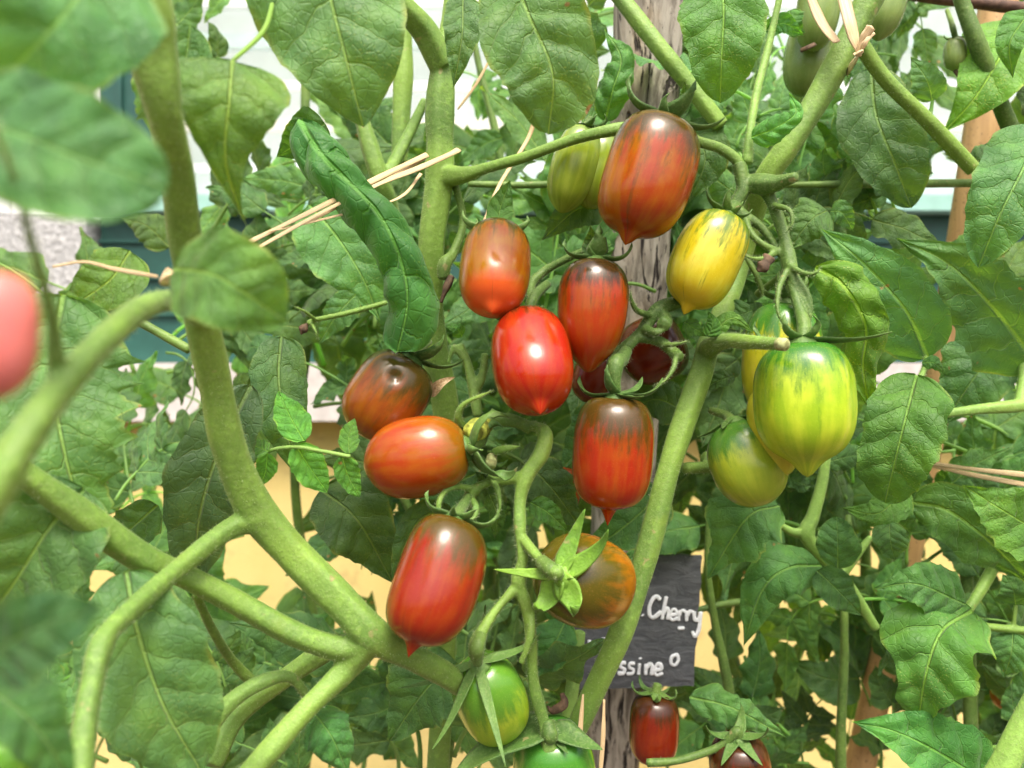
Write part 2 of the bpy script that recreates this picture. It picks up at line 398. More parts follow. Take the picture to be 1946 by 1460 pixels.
_seed = [100]
def nseed(): _seed[0] += 1; return _seed[0]
def leaf(parent, pts, w, mat=None, col=None, name='leaf', pet=None, petr=None, d=None, dt=0.0, dm=None, **kw):
    """pts: (px,py[,depth]) base..tip in photograph pixels; w: width in pixels at mean depth"""
    q = []
    n = len(pts)
    for i, a in enumerate(pts):
        if len(a) == 3: q.append(a)
        else:
            f = i/(n-1); q.append((a[0], a[1], d+dt*f))
    if len(q) == 2:
        m = ((q[0][0]+q[1][0])/2, (q[0][1]+q[1][1])/2, (q[0][2]+q[1][2])/2-(0.012 if dm is None else dm)*(q[0][2]/0.36)); q = [q[0], m, q[1]]
    elif dm is not None: q = [q[0]]+[(a, b, c-dm) for a, b, c in q[1:-1]]+[q[-1]]
    dm_ = sum(a[2] for a in q)/len(q)
    kw.setdefault('seed', nseed())
    V, Fq, A = leaf_geo([P(*a) for a in q], PX(w, dm_), **kw)
    mb = MB(); mb.add(V, Fq, A)
    if pet:
        pp = [P(*q[0])]+[P(*a) if len(a) == 3 else P(a[0], a[1], q[0][2]) for a in pet]
        r0 = PX(petr or 4, q[0][2]); Vt, Ft, At = tube_geo(pp, [r0*0.8]+[r0]*(len(pp)-1), 8)
        At = [(0.0, 0.0, 0.0)]*len(Vt); mb.add(Vt, Ft, At)
    o = mb.build(name, mat or LEAF, parent, attr=True)
    if col: o.color = (*col, 1)
    return o

# ------------------------------------------------------------------ stems
def resolve(path):
    return [P(a[0], a[1], a[2]) for a in path], [PX(a[3], a[2]) for a in path]
def stem(parent, tubes, name='stem', mat=None, voxel=0.0007, fat=0.93, hairs=0, hlen=0.0012, wob=0.04, seed=1, smooth=2, hr=0.00007):
    """tubes: lists of (px,py,depth,radius px); all tubes of one stem fuse into one mesh with rounded forks"""
    mb = MB()
    for i, tb in enumerate(tubes):
        p, r = resolve(tb); r = [x*fat for x in r]; mb.tube(p, r, 30 if voxel else 14, seg=max(10, 8*(len(p)-1)), wob=wob*1.6, seed=seed+i, ridge=0.045)
    o = mb.build(name, mat or STEM, parent)
    if voxel:
        m = o.modifiers.new('fuse', 'REMESH'); m.mode = 'VOXEL'; m.voxel_size = voxel; m.use_smooth_shade = True
        if smooth:
            m = o.modifiers.new('soften', 'SMOOTH'); m.factor = 0.6; m.iterations = smooth*3
    if hairs:
        rs = np.random.RandomState(seed); hb = MB()
        ps = []; 
        for tb in tubes:
            p, r = resolve(tb); r = [x*fat for x in r]; p, r = spline(p, r, 10*(len(p)-1)); T, N, B = frames(p)
            L = np.linalg.norm(np.diff(p, axis=0), axis=1).sum(); ps.append((p, r, T, N, B, L))
        tot = sum(q[5] for q in ps)
        for p, r, T, N, B, L in ps:
            k = int(hairs*0.8*L/tot)
            for _ in range(k):
                f = rs.uniform(0, len(p)-1.001); i = int(f); g = f-i
                a = rs.uniform(0, 2*math.pi)
                nd = (N[i]*math.cos(a)+B[i]*math.sin(a)); c0 = p[i]*(1-g)+p[i+1]*g; rr = r[i]*(1-g)+r[i+1]*g
                e0 = c0+nd*rr*0.93; dr = nd+T[i]*rs.uniform(-0.35, 0.35)+rs.uniform(-0.2, 0.2, 3); dr /= np.linalg.norm(dr)
                ln = hlen*rs.uniform(0.35, 1.1); e1 = e0+dr*(ln+rr*0.05)
                sd_ = np.cross(dr, rs.uniform(-1, 1, 3)); sd_ /= np.linalg.norm(sd_)+1e-9
                hb.add([e0+sd_*hr, e0-sd_*hr, e1], [(0, 1, 2)])
        h = hb.build('stem_hairs', HAIR, o, smooth=False); h['kind'] = 'stuff'
    return o

# ------------------------------------------------------------------ tomatoes
def strip(path, wid, thick, fold=0.35, hint=(0, -1, 0.2), nseg=16, ncs=8, prof=None):
    """a fleshy pointed strip (a sepal) along a 3-D path"""
    p, _ = spline(path, [1]*len(path), nseg); m = len(p)
    T = np.gradient(p, axis=0); T /= np.linalg.norm(T, axis=1)[:, None]+1e-9
    h = np.array(hint, float); Nn = h[None]-T*(T@h)[:, None]; Nn /= np.linalg.norm(Nn, axis=1)[:, None]+1e-9
    for i in range(1, m):
        if np.dot(Nn[i], Nn[i-1]) < 0: Nn[i] = -Nn[i]
    Sd = np.cross(T, Nn); u = np.linspace(0, 1, m)
    w = wid/2*(np.minimum(1, (u+0.12)/0.35)**0.6)*(np.clip(1-u, 0, 1)**0.8+0.03)*1.25
    w[u < 0.3] *= 1.0
    a = np.linspace(0, 2*math.pi, ncs, endpoint=False)
    V = []
    for i in range(m):
        for x in a:
            sx = math.cos(x); V.append(p[i]+Sd[i]*w[i]*sx+Nn[i]*(math.sin(x)*thick*(0.35+0.65*(1-u[i]))*0.5+fold*w[i]*abs(sx)))
    Fq = [(i*ncs+j, i*ncs+(j+1) % ncs, (i+1)*ncs+(j+1) % ncs, (i+1)*ncs+j) for i in range(m-1) for j in range(ncs)]
    Fq.append(tuple(range(ncs-1, -1, -1))); Fq.append(tuple((m-1)*ncs+j for j in range(ncs)))
    return V, Fq

def tomato(label, top, tip, wpx, d, mat, sh2=0.035, **kw):
    return tomato_(label, top, tip, wpx, d, mat, sh2, **kw)
def tomato_(label, top, tip, wpx, d, mat, sh2, tilt=0.0, tiplen=0.06, tipw=0.12, p=2.6, taper=0.0, lob=0.02, nlob=4, sepals=None,
           ped=None, pedr=9, dents=(), group='tomatoes on the vines', sepmat=None, sepl=1.0, flat=1.0, calyx=True, calr=0.16,
           pedmat=None, hairs=True, dip=0.05, cat='tomato', bendx=0.0):
    A = P(top[0], top[1], d); B = P(tip[0], tip[1], d+tilt)
    U = (A-B); L = U.length; U.normalize()
    W = PX(wpx, d+tilt/2)
    Fd = Vector((0, 0, CAMZ))-(A+B)/2; Fd = Fd-U*Fd.dot(U); Fd.normalize(); Sx = U.cross(Fd) * -1     # Sx: towards the right of the picture
    if Sx.x < 0 and abs(U.z) > 0.5 and U.z > 0: Sx = -Sx
    root = empty('tomato', A, label, cat, group)
    n, m = 72, 72
    th = np.linspace(0, math.pi, m+1); ang = np.linspace(0, 2*math.pi, n, endpoint=False)
    e = 2.0/p
    z0 = np.sign(np.cos(th))*np.abs(np.cos(th))**e*0.5        # +.5 top .. -.5 bottom
    r0 = np.abs(np.sin(th))**e
    r0 = r0*(1+taper*(-z0*2))
    r0 = r0/np.max(r0)*0.5
    V = np.zeros((m+1, n, 3)); AT = np.zeros((m+1, n, 3))
    body = L*(1-tiplen*0.8)
    for j, a in enumerate(ang):
        lb = 1+lob*np.cos(nlob*(a+0.6))*np.sin(th)**2+0.012*np.sin(2*a+1.3)*np.sin(th)
        rr = r0*W*lb
        t = 0.5-z0
        z = -t*body
        z = z-np.where(z0 < 0, L*tiplen*0.95*np.exp(-(rr/(W*tipw))**2)+L*sh2*np.exp(-(rr/(W*tipw*2.6))**2), 0)
        z = z-np.where(z0 > 0, L*dip*np.exp(-(rr/(W*0.17))**2), 0)
        for (da, dtt, sz, dp) in dents:
            dist2 = ((((a-da+math.pi) % (2*math.pi))-math.pi)*0.5*np.sin(th))**2+((t-dtt)*L/W)**2
            rr = rr-dp*W*np.exp(-dist2/(sz*sz))*(1+0.5*np.cos(np.sqrt(dist2)*22))
        off = bendx*W*np.sin(np.pi*np.clip(t, 0, 1))
        for k in range(3):
            V[:, j, k] = A[k]+U[k]*z+(Fd[k]*math.cos(a)*flat+Sx[k]*math.sin(a))*rr+Sx[k]*off
        AT[:, j, 0] = math.cos(a); AT[:, j, 1] = math.sin(a); AT[:, j, 2] = t
    Fq = [(i*n+j, i*n+(j+1) % n, (i+1)*n+(j+1) % n, (i+1)*n+j) for i in range(m) for j in range(n)]
    me = np_mesh('fruit', V.reshape(-1, 3), Fq, AT.reshape(-1, 3))
    link_mesh('fruit', me, mat, root)
    A2 = A-U*(L*dip*0.3)
    if calyx:
        mb = MB()
        rs = random.Random(int(top[0]*7+top[1]))
        if sepals is None:
            sepals = [(k*72+rs.uniform(-12, 12), rs.uniform(0.8, 1.1), rs.uniform(-15, 15), rs.uniform(70, 170)) for k in range(5)]
        # disc
        mb.tube([A2-U*W*0.03, A2+U*W*0.05], [W*calr*1.1, W*calr*0.7], 14, seg=3)
        for sp in sepals:
            azd, ln, el0, cu = sp[:4]; wd = sp[4] if len(sp) > 4 else 1.0
            dr = Fd*math.cos(rad(azd))+Sx*math.sin(rad(azd)); pts = [A2+U*W*0.02+dr*W*0.02]
            Ls = W*0.62*ln*sepl; q = pts[0].copy(); K = 7
            sidew = rs.uniform(-0.4, 0.4)
            side = U.cross(dr)
            for i in range(K):
                f = (i+0.5)/K
                an = rad(-14+el0*0.4)+rad(el0)*f+rad(cu)*max(0, f-0.28)**1.4*1.5
                q = q+(dr*math.cos(an)+U*math.sin(an)+side*sidew*f).normalized()*Ls/K; pts.append(q.copy())
            V_, F_ = strip(pts, W*0.20*wd*min(1.0, ln+0.1), W*0.035, 0.45, hint=U+dr*0.01)
            mb.add(V_, F_)
        mb.build('calyx', sepmat or SEPAL, root)
    if ped:
        tb = [(top[0], top[1], d)]+[(a[0], a[1], a[2] if len(a) > 2 else d) for a in ped]
        pts = [A2]+[P(*a) for a in tb[1:]]
        r = PX(pedr*0.85, d); rr = [r*1.25]+[r*(1.25 if i == 0 and len(ped) > 1 else 0.95) for i in range(len(ped))]
        if isinstance(ped[0], tuple) and len(ped[0]) == 4: rr = [r*1.2]+[PX(a[3], a[2]) for a in ped]
        mb = MB(); mb.tube(pts, rr, 14, seg=8*len(pts), wob=0.08, seed=int(top[0]))
        po = mb.build('pedicel', pedmat or STEMD, root)
        if hairs:
            rs2 = np.random.RandomState(int(top[0])); pp, r_ = spline(pts, rr, 30); T_, N_, B_ = frames(pp); hb = MB()
            for _ in range(220):
                i = rs2.randint(0, len(pp)); a = rs2.uniform(0, 6.28); nd = N_[i]*math.cos(a)+B_[i]*math.sin(a)+rs2.uniform(-.3, .3, 3)
                e0 = pp[i]+nd*r_[i]*0.9; e1 = e0+nd*0.0014*rs2.uniform(0.4, 1.1); sdv = np.cross(nd, rs2.uniform(-1, 1, 3)); sdv /= np.linalg.norm(sdv)+1e-9
                hb.add([e0+sdv*5e-5, e0-sdv*5e-5, e1], [(0, 1, 2)])
            h = hb.build('stem_hairs', HAIR, po, smooth=False); h['kind'] = 'stuff'
    return root

# ================================================================== SETTING
def plane(name, x0, x1, y0, y1, z, mat):
    mb = MB(); mb.add([(x0, y0, z), (x1, y0, z), (x1, y1, z), (x0, y1, z)], [(0, 1, 2, 3)])
    o = mb.build(name, mat, smooth=False); o['kind'] = 'structure'; return o
SOIL = mat_simple('garden_soil', (0.09, 0.06, 0.04), 0.95, 30, 0.5, 1.0, 0.02)
plane('ground', -60, 60, -60, 60, 0.0, SOIL)

WD = 1.15       # distance of the house wall
def wall_material():
    t = NT('yellow_render'); o = t.obj()
    n = t.noise(o, 9, 4); g = t.noise(o, 260, 4, 0.7)
    c = t.mix(t.ss(n, 0.3, 0.7), (0.66, 0.525, 0.185), (0.73, 0.59, 0.23))
    c = t.mix(t.math('MULTIPLY', t.ss(t.noise(o, 22, 5, 0.7), 0.55, 0.75), 0.5), c, (0.42, 0.30, 0.13))
    return t.done(t.pr(Base_Color=c, Roughness=0.9, Normal=t.bump(g, 0.6, 0.003)).outputs[0])
YEL = wall_material()
WHITE = mat_simple('white_paint', (0.80, 0.81, 0.80), 0.5, 12, 0.05, 0.1)
STONE = mat_simple('pale_stone_sill', (0.52, 0.49, 0.47), 0.85, 60, 0.12, 0.5, 0.002)
GREYR = mat_simple('grey_roughcast', (0.42, 0.43, 0.43), 0.95, 140, 0.25, 1.0, 0.006)
TEAL = mat_simple('teal_paint', (0.02, 0.085, 0.068), 0.45, 30, 0.15, 0.15)
TEALL = mat_simple('pale_teal_paint', (0.28, 0.50, 0.44), 0.5, 30, 0.1, 0.1)
CREAM = mat_simple('cream_slat', (0.70, 0.64, 0.50), 0.6, 25, 0.08, 0.1)

def Z(py, d): return CAMZ-(py-730)/F*d
def Xp(px, d): return (px-973)/F*d
# yellow wall with a window opening
zs_top = Z(800, WD)            # top of the yellow part under the sill
x_l = Xp(185, WD); x_r = 2.6; z_t = 2.15
mb = MB()
mb.box(-4, 5, WD, WD+0.3, -0.05, zs_top)
mb.box(-4, Xp(60, WD)-0.6, WD, WD+0.3, zs_top, 3.4)
mb.box(x_r, 5, WD, WD+0.3, zs_top, 3.4)
mb.box(Xp(60, WD)-0.6, x_r, WD, WD+0.3, z_t, 3.4)
house = mb.build('house_wall', YEL, smooth=False)
setp(house, 'yellow rendered house wall behind the tomato plants', 'wall')
# sill
mb = MB(); mb.box(Xp(60, WD)-0.6, x_r, WD-0.05, WD+0.3, zs_top+0.002, Z(690, WD-0.05))
o = mb.build('window_sill', STONE, smooth=False)
setp(o, 'pale stone sill running under the green window frame', 'sill')
# grey post and white render at the left
mb = MB(); mb.box(Xp(-10, WD-.02), Xp(163, WD-.02), WD-0.02, WD+0.3, Z(690, WD-.05)+0.002, Z(405, WD-.02))
setp(mb.build('corner_pillar', GREYR, smooth=False), 'grey roughcast pillar stub beside the left end of the green frame', 'pillar')
mb = MB(); mb.box(Xp(60, WD)-0.6, Xp(-10, WD-.02)-0.002, WD-0.015, WD+0.29, Z(690, WD-.05)+0.002, z_t)
mb.box(Xp(-10, WD-.02), Xp(188, WD-.02), WD+0.02, WD+0.29, Z(405, WD-.02)+0.002, z_t)
setp(mb.build('white_wall', WHITE, smooth=False), 'bright white wall left of the window, seen between blurred leaves', 'wall')
# window
win = empty('window', (0.3, WD, Z(690, WD)), 'green framed window with pale slats above a dark teal lower rail', 'window')
mb = MB()
mb.box(x_l, x_r-0.003, WD+0.01, WD+0.12, Z(690, WD-.05)+0.002, Z(408, WD))
for k in range(3):
    z = Z(600-k*70, WD); mb.box(x_l-0.001, x_r-0.003, WD+0.004, WD+0.012, z, z+0.004)
mb.build('lower_rail', TEAL, win, smooth=False)
mb = MB(); mb.box(x_l, x_r-0.003, WD-0.02, WD+0.12, Z(408, WD)+0.002, Z(370, WD-.02))
mb.build('frame_ledge', TEALL, win, smooth=False)
mb = MB(); mb.box(x_l, Xp(285, WD), WD+0.005, WD+0.12, Z(368, WD-.02)+0.003, z_t-0.003)
mb.box(Xp(222, WD), Xp(232, WD), WD-0.003, WD+0.004, Z(368, WD-.02)+0.003, z_t-0.003)
mb.build('side_frame', TEAL, win, smooth=False)
gl = NT('window_glass'); gp = gl.pr(Base_Color=(0.9, 0.97, 0.95), Roughness=0.05, Transmission_Weight=0.0, Alpha=0.18, Specular_IOR_Level=0.8)
GLASS = gl.done(gp.outputs[0])
mb = MB(); mb.box(Xp(285, WD)+0.002, x_r-0.01, WD+0.03, WD+0.036, Z(366, WD), z_t-0.004)
mb.build('pane', GLASS, win, smooth=False)
# white panel and slats behind the pane
mb = MB(); mb.box(Xp(285, WD)+0.002, x_r-0.01, WD+0.11, WD+0.12, Z(368, WD-.02)+0.004, z_t-0.004)
mb.build('back_panel', mat_simple('pale_aqua_panel', (0.50, 0.64, 0.61), 0.5, 8, 0.2, 0.1), win, smooth=False)
cols = [WHITE, CREAM, WHITE, TEALL, WHITE, CREAM, CREAM, TEALL, WHITE, TEALL, CREAM, WHITE]
rr = random.Random(4)
for k in range(6):
    py = 330-k*78; z = Z(py, WD+.08)
    mb = MB(); mb.box(Xp(285, WD)+0.004, x_r-0.012, WD+0.07, WD+0.085, z, z+PX(rr.choice((16, 24, 30)), WD))
    mb.build('slat', cols[k], win, smooth=False)

# ------------------------------------------------------------------ stakes
def wood_material():
    t = NT('weathered_wood'); o = t.obj()
    v = t.map(o, (1, 1, 0.06)); n = t.noise(v, 160, 5, 0.65, 0.6); n2 = t.noise(v, 520, 3, 0.6); big = t.noise(t.map(o, (1, 1, 0.35)), 34, 3)
    c = t.mix(t.ss(n, 0.35, 0.62), (0.15, 0.135, 0.11), (0.42, 0.39, 0.33))
    c = t.mix(t.math('MULTIPLY', t.ss(big, 0.5, 0.7), 0.45), c, (0.46, 0.35, 0.22))
    c = t.mix(t.ss(n2, 0.60, 0.68), c, (0.05, 0.045, 0.04))
    crack = t.ss(t.noise(t.map(o, (1, 1, 0.03)), 90, 4, 0.6, 1.0), 0.60, 0.64)
    c = t.mix(crack, c, (0.035, 0.03, 0.028))
    h = t.math('SUBTRACT', t.math('ADD', n, t.math('MULTIPLY', n2, 0.4)), t.math('MULTIPLY', crack, 1.5))
    return t.done(t.pr(Base_Color=c, Roughness=0.85, Specular_IOR_Level=0.2, Normal=t.bump(h, 0.9, 0.0015)).outputs[0])
WOOD = wood_material()
def stake_box(name, path, wpx, mat, label):
    """square post with worn corners along a path (px,py,depth)"""
    pts = [P(*a) for a in path]; mb = MB()
    p, _ = spline(pts, [1]*len(pts), 40); T, N, B = frames(p)
    rs = np.random.RandomState(3); sec = []
    w0 = PX(wpx, path[0][2])/2
    for k in range(24):
        a = 2*math.pi*(k+0.5)/24; c, s_ = math.cos(a), math.sin(a)
        q = 1/(abs(c)**6+abs(s_)**6)**(1/6); sec.append((c*q*w0*0.8, s_*q*w0))
    V = []
    for i in range(len(p)):
        for k, (a, b) in enumerate(sec):
            j = 1+rs.uniform(-0.012, 0.012); V.append(p[i]+N[i]*a*j+B[i]*b*j)
    m = len(p); Fq = [(i*24+k, i*24+(k+1) % 24, (i+1)*24+(k+1) % 24, (i+1)*24+k) for i in range(m-1) for k in range(24)]
    Fq += [tuple(range(23, -1, -1)), tuple((m-1)*24+k for k in range(24))]
    mb.add(V, Fq); o = mb.build(name, mat); return setp(o, label, 'stake')
stake_box('wooden_stake', [(1237, -200, 0.47), (1232, 0, 0.48), (1222, 250, 0.495), (1206, 520, 0.51), (1185, 900, 0.54), (1168, 1250, 0.56), (1150, 1600, 0.58)], 128, WOOD,
          'weathered grey split wooden post standing behind the largest upper tomato')
def bamboo_material():
    t = NT('tan_cane'); o = t.obj(); n = t.noise(t.map(o, (1, 1, 0.1)), 120, 4, 0.6); g = t.noise(o, 380, 3)
    c = t.mix(t.ss(n, 0.3, 0.7), (0.42, 0.25, 0.10), (0.58, 0.37, 0.16)); c = t.mix(t.math('MULTIPLY', t.ss(g, 0.6, 0.72), 0.7), c, (0.15, 0.08, 0.04))
    return t.done(t.pr(Base_Color=c, Roughness=0.6, Normal=t.bump(n, 0.4, 0.001)).outputs[0])
CANE = bamboo_material()
def cane(name, path, label, mat=CANE):
    p, r = resolve(path); mb = MB(); mb.tube(p, r, 24, seg=60, wob=0.03, seed=5)
    o = mb.build(name, mat); return setp(o, label, 'stake')
cane('cane_stake', [(1905, -60, 0.56, 34), (1870, 220, 0.56, 32), (1828, 480, 0.57, 30), (1785, 720, 0.58, 27), (1735, 1000, 0.59, 26), (1680, 1250, 0.60, 26), (1620, 1520, 0.61, 28)],
     'tan brown round cane leaning behind the leaves at right')
cane('crossbar_stake', [(1660, -22, 0.5, 9), (1760, -6, 0.5, 11), (1855, 6, 0.5, 11), (1990, 22, 0.5, 12)],
     'thin dark brown crossbar along the top right edge', mat_simple('dark_cane', (0.10, 0.055, 0.035), 0.7, 200, 0.4, 0.5, 0.001))

# ------------------------------------------------------------------ slate sign
def slate_material():
    t = NT('slate'); o = t.obj(); n = t.noise(t.map(o, (1, 1, 2.2)), 70, 5, 0.65, 0.8); f = t.noise(o, 700, 3)
    c = t.mix(t.ss(n, 0.3, 0.7), (0.055, 0.062, 0.070), (0.105, 0.115, 0.125)); c = t.mix(t.math('MULTIPLY', t.ss(f, 0.62, 0.7), 0.5), c, (0.2, 0.21, 0.22))
    return t.done(t.pr(Base_Color=c, Roughness=0.7, Normal=t.bump(n, 0.7, 0.002)).outputs[0])
sd_ = 0.50
corn = [(1098, 1056), (1335, 1056), (1318, 1303), (1088, 1312)]
sign = empty('slate_sign', P(1215, 1180, sd_), 'dark slate plant label with white chalk handwriting in front of the post', 'sign')
mb = MB(); rs = np.random.RandomState(8)
edge = []
for i in range(4):
    a, b = corn[i], corn[(i+1) % 4]
    for k in range(14):
        f = k/14; edge.append((a[0]+(b[0]-a[0])*f+rs.uniform(-1.6, 1.6), a[1]+(b[1]-a[1])*f+rs.uniform(-1.6, 1.6)))
ne = len(edge); V = [P(x, y, sd_) for x, y in edge]+[P(x+rs.uniform(-1, 1), y+rs.uniform(-1, 1), sd_)+Vector((0, 0.004, 0)) for x, y in edge]
mb.add(V, [tuple(range(ne)), tuple(range(2*ne-1, ne-1, -1))]+[(i, i+ne, (i+1) % ne+ne, (i+1) % ne) for i in range(ne)])
mb.build('slate_plate', slate_material(), sign, smooth=False)
G = {'C': [[(.85, .15), (.6, 0), (.3, .1), (.1, .45), (.15, .85), (.45, 1), (.8, .85), (1.0, .7)]],
     'h': [[(.3, -.15), (.2, .5), (.15, 1)], [(.15, .8), (.4, .45), (.6, .55), (.6, 1)]],
     'e': [[(.1, .75), (.6, .7), (.5, .48), (.25, .5), (.1, .8), (.35, 1), (.75, .9)]],
     'r': [[(.15, .5), (.2, 1)], [(.2, .75), (.4, .5), (.7, .55)]],
     'y': [[(.1, .5), (.2, .85), (.5, .9), (.65, .5)], [(.65, .5), (.65, 1.3), (.4, 1.75), (.1, 1.5)]],
     'o': [[(.45, .45), (.12, .6), (.15, .92), (.5, 1), (.72, .75), (.6, .5), (.4, .45)]],
     'l': [[(.3, -.1), (.25, .5), (.3, 1)]], 'w': [[(.0, .5), (.15, .95), (.35, .6), (.5, .95), (.7, .5)]],
     's': [[(.6, .5), (.25, .52), (.25, .7), (.55, .8), (.5, .98), (.1, 1)]],
     'i': [[(.3, .5), (.3, 1)], [(.3, .22), (.32, .27)]],
     'n': [[(.12, .5), (.15, 1)], [(.15, .7), (.4, .48), (.6, .6), (.62, 1)]],
     '-': [[(0, .7), (.7, .68)]], '.': [[(.2, .7), (.25, .74)]]}
mb = MB()
def write(txt, x, y, h, adv, slope=0.0, r=2.3):
    for i, ch in enumerate(txt):
        ox = x+i*adv
        for stroke in G.get(ch, []):
            pts = [P(ox+sx*h*0.62+(1-sy)*h*0.1, y+(sy)*h+slope*(ox-x), sd_-0.0006) for sx, sy in stroke]
            mb.tube(pts, PX(r, sd_), 8, seg=6*len(pts), wob=0.25, seed=i, flat=0.3)
write('.', 1216, 1148, 30, 16, r=3); write('C', 1230, 1134, 40, 20, r=3.6); write('herry', 1255, 1140, 37, 15, 0.08, 3.3)
write('wol', 1118, 1198, 38, 16, r=3.2); write('-', 1288, 1176, 26, 10, r=3)
write('ssine', 1172, 1240, 40, 17, 0.05, 3.4); write('o', 1272, 1228, 36, 10, r=3)
mb.build('chalk_writing', mat_simple('chalk', (0.80, 0.84, 0.88), 0.9, 400, 0.12, 0.6, 0.0005), sign)

# ================================================================== PLANTS
front = empty('tomato_plant', P(420, 1460, 0.30), 'nearest tomato plant at left, thick pale green forking stem with blurred leaves towards the lens', 'tomato plant')
mid = empty('tomato_plant', P(840, 1460, 0.40), 'middle tomato plant whose upright stem stands beside the ripe red cluster', 'tomato plant')
right = empty('tomato_plant', P(1100, 1460, 0.38), 'right tomato plant with slanting stem carrying the yellow green fruit', 'tomato plant')
edgep = empty('tomato_plant', P(1850, 1460, 0.42), 'tomato plant at the right edge with large speckled leaves before the cane', 'tomato plant')

# --- stems of the front plant
stem(front, [
    [(222, -120, .215, 62), (266, -10, .215, 68), (288, 90, .22, 60), (312, 210, .225, 44), (338, 330, .24, 37), (352, 450, .255, 38), (380, 590, .27, 38),
     (408, 720, .285, 39), (436, 850, .295, 41), (485, 965, .305, 46), (560, 1055, .31, 42), (645, 1140, .31, 40), (712, 1208, .31, 42), (790, 1252, .32, 32), (862, 1292, .335, 28), (930, 1350, .36, 25)],
    [(505, 985, .305, 34), (440, 1003, .30, 26), (345, 1075, .28, 24), (255, 1155, .255, 24), (198, 1215, .24, 27), (175, 1300, .23, 28), (158, 1400, .22, 29), (150, 1520, .21, 30)],
    [(30, 890, .25, 30), (150, 975, .265, 36), (262, 1055, .28, 33), (345, 1092, .29, 28), (450, 1145, .30, 28), (560, 1205, .305, 29), (650, 1232, .31, 32), (705, 1215, .31, 34)],
    [(700, 1220, .31, 34), (655, 1275, .31, 28), (580, 1350, .30, 27), (505, 1435, .29, 28), (440, 1510, .285, 28)],
    [(385, 600, .27, 30), (330, 572, .235, 26), (268, 588, .20, 30), (190, 655, .17, 33), (110, 745, .155, 38), (30, 860, .145, 44), (-60, 1010, .14, 50)],
    [(110, 720, .158, 22), (98, 600, .15, 15), (62, 470, .14, 13), (30, 350, .132, 12), (-20, 220, .125, 11)],
], hairs=15000, seed=11, voxel=0.0008, fat=0.80)
# ridge stalk that curves at the bottom left
stem(front, [[(350, 1500, .30, 22), (380, 1410, .305, 20), (430, 1342, .31, 18), (490, 1300, .315, 16), (548, 1286, .32, 12), (580, 1320, .325, 9), (592, 1360, .33, 7)]], name='side_shoot', mat=STEML, seed=31, hairs=900)
stem(front, [[(372, 1130, .30, 9), (405, 1200, .32, 9), (440, 1255, .34, 10), (482, 1300, .35, 12)]], name='side_shoot', mat=STEM, seed=38, hairs=300)
stem(front, [[(375, 1225, .33, 8), (392, 1290, .33, 11), (420, 1342, .33, 16)]], name='side_shoot', mat=STEM, seed=36, hairs=300)
stem(front, [[(620, 1235, .38, 22), (540, 1290, .38, 20), (450, 1360, .38, 22), (400, 1450, .37, 26)]], name='side_shoot', mat=STEM, seed=37, hairs=900)
# --- middle plant
stem(mid, [
    [(862, -60, .415, 14), (850, 40, .412, 14), (842, 120, .41, 26), (836, 210, .41, 31), (836, 300, .41, 31), (832, 370, .41, 32), (820, 460, .41, 28), (818, 560, .415, 28), (826, 660, .42, 30), (848, 780, .43, 30), (860, 930, .44, 28), (850, 1150, .45, 26), (830, 1500, .47, 26)],
    [(725, -60, .385, 24), (765, 10, .39, 25), (808, 62, .40, 28), (840, 125, .408, 30)],
    [(848, 335, .408, 24), (885, 332, .40, 17), (930, 318, .395, 12.5), (1000, 298, .388, 12), (1090, 265, .382, 12.5), (1160, 248, .378, 14), (1215, 240, .38, 13), (1265, 236, .375, 11),
     (1325, 268, .378, 11), (1370, 283, .38, 12), (1405, 312, .38, 12), (1412, 360, .38, 12), (1400, 400, .38, 11)],
], hairs=9000, seed=12, voxel=0.0007, fat=0.86)
stem(mid, [[(768, 40, .50, 15), (766, 130, .50, 20), (762, 220, .50, 19), (758, 310, .50, 17)]], name='branch', mat=STEM, seed=40, hairs=500)
stem(mid, [[(680, 200, .47, 15), (700, 270, .47, 18), (722, 340, .47, 20), (742, 400, .48, 18), (760, 520, .50, 16)],
           [(808, 190, .48, 9), (780, 250, .48, 11), (745, 318, .475, 14), (728, 345, .47, 14)]], name='branch', mat=STEM, seed=41, hairs=1500)
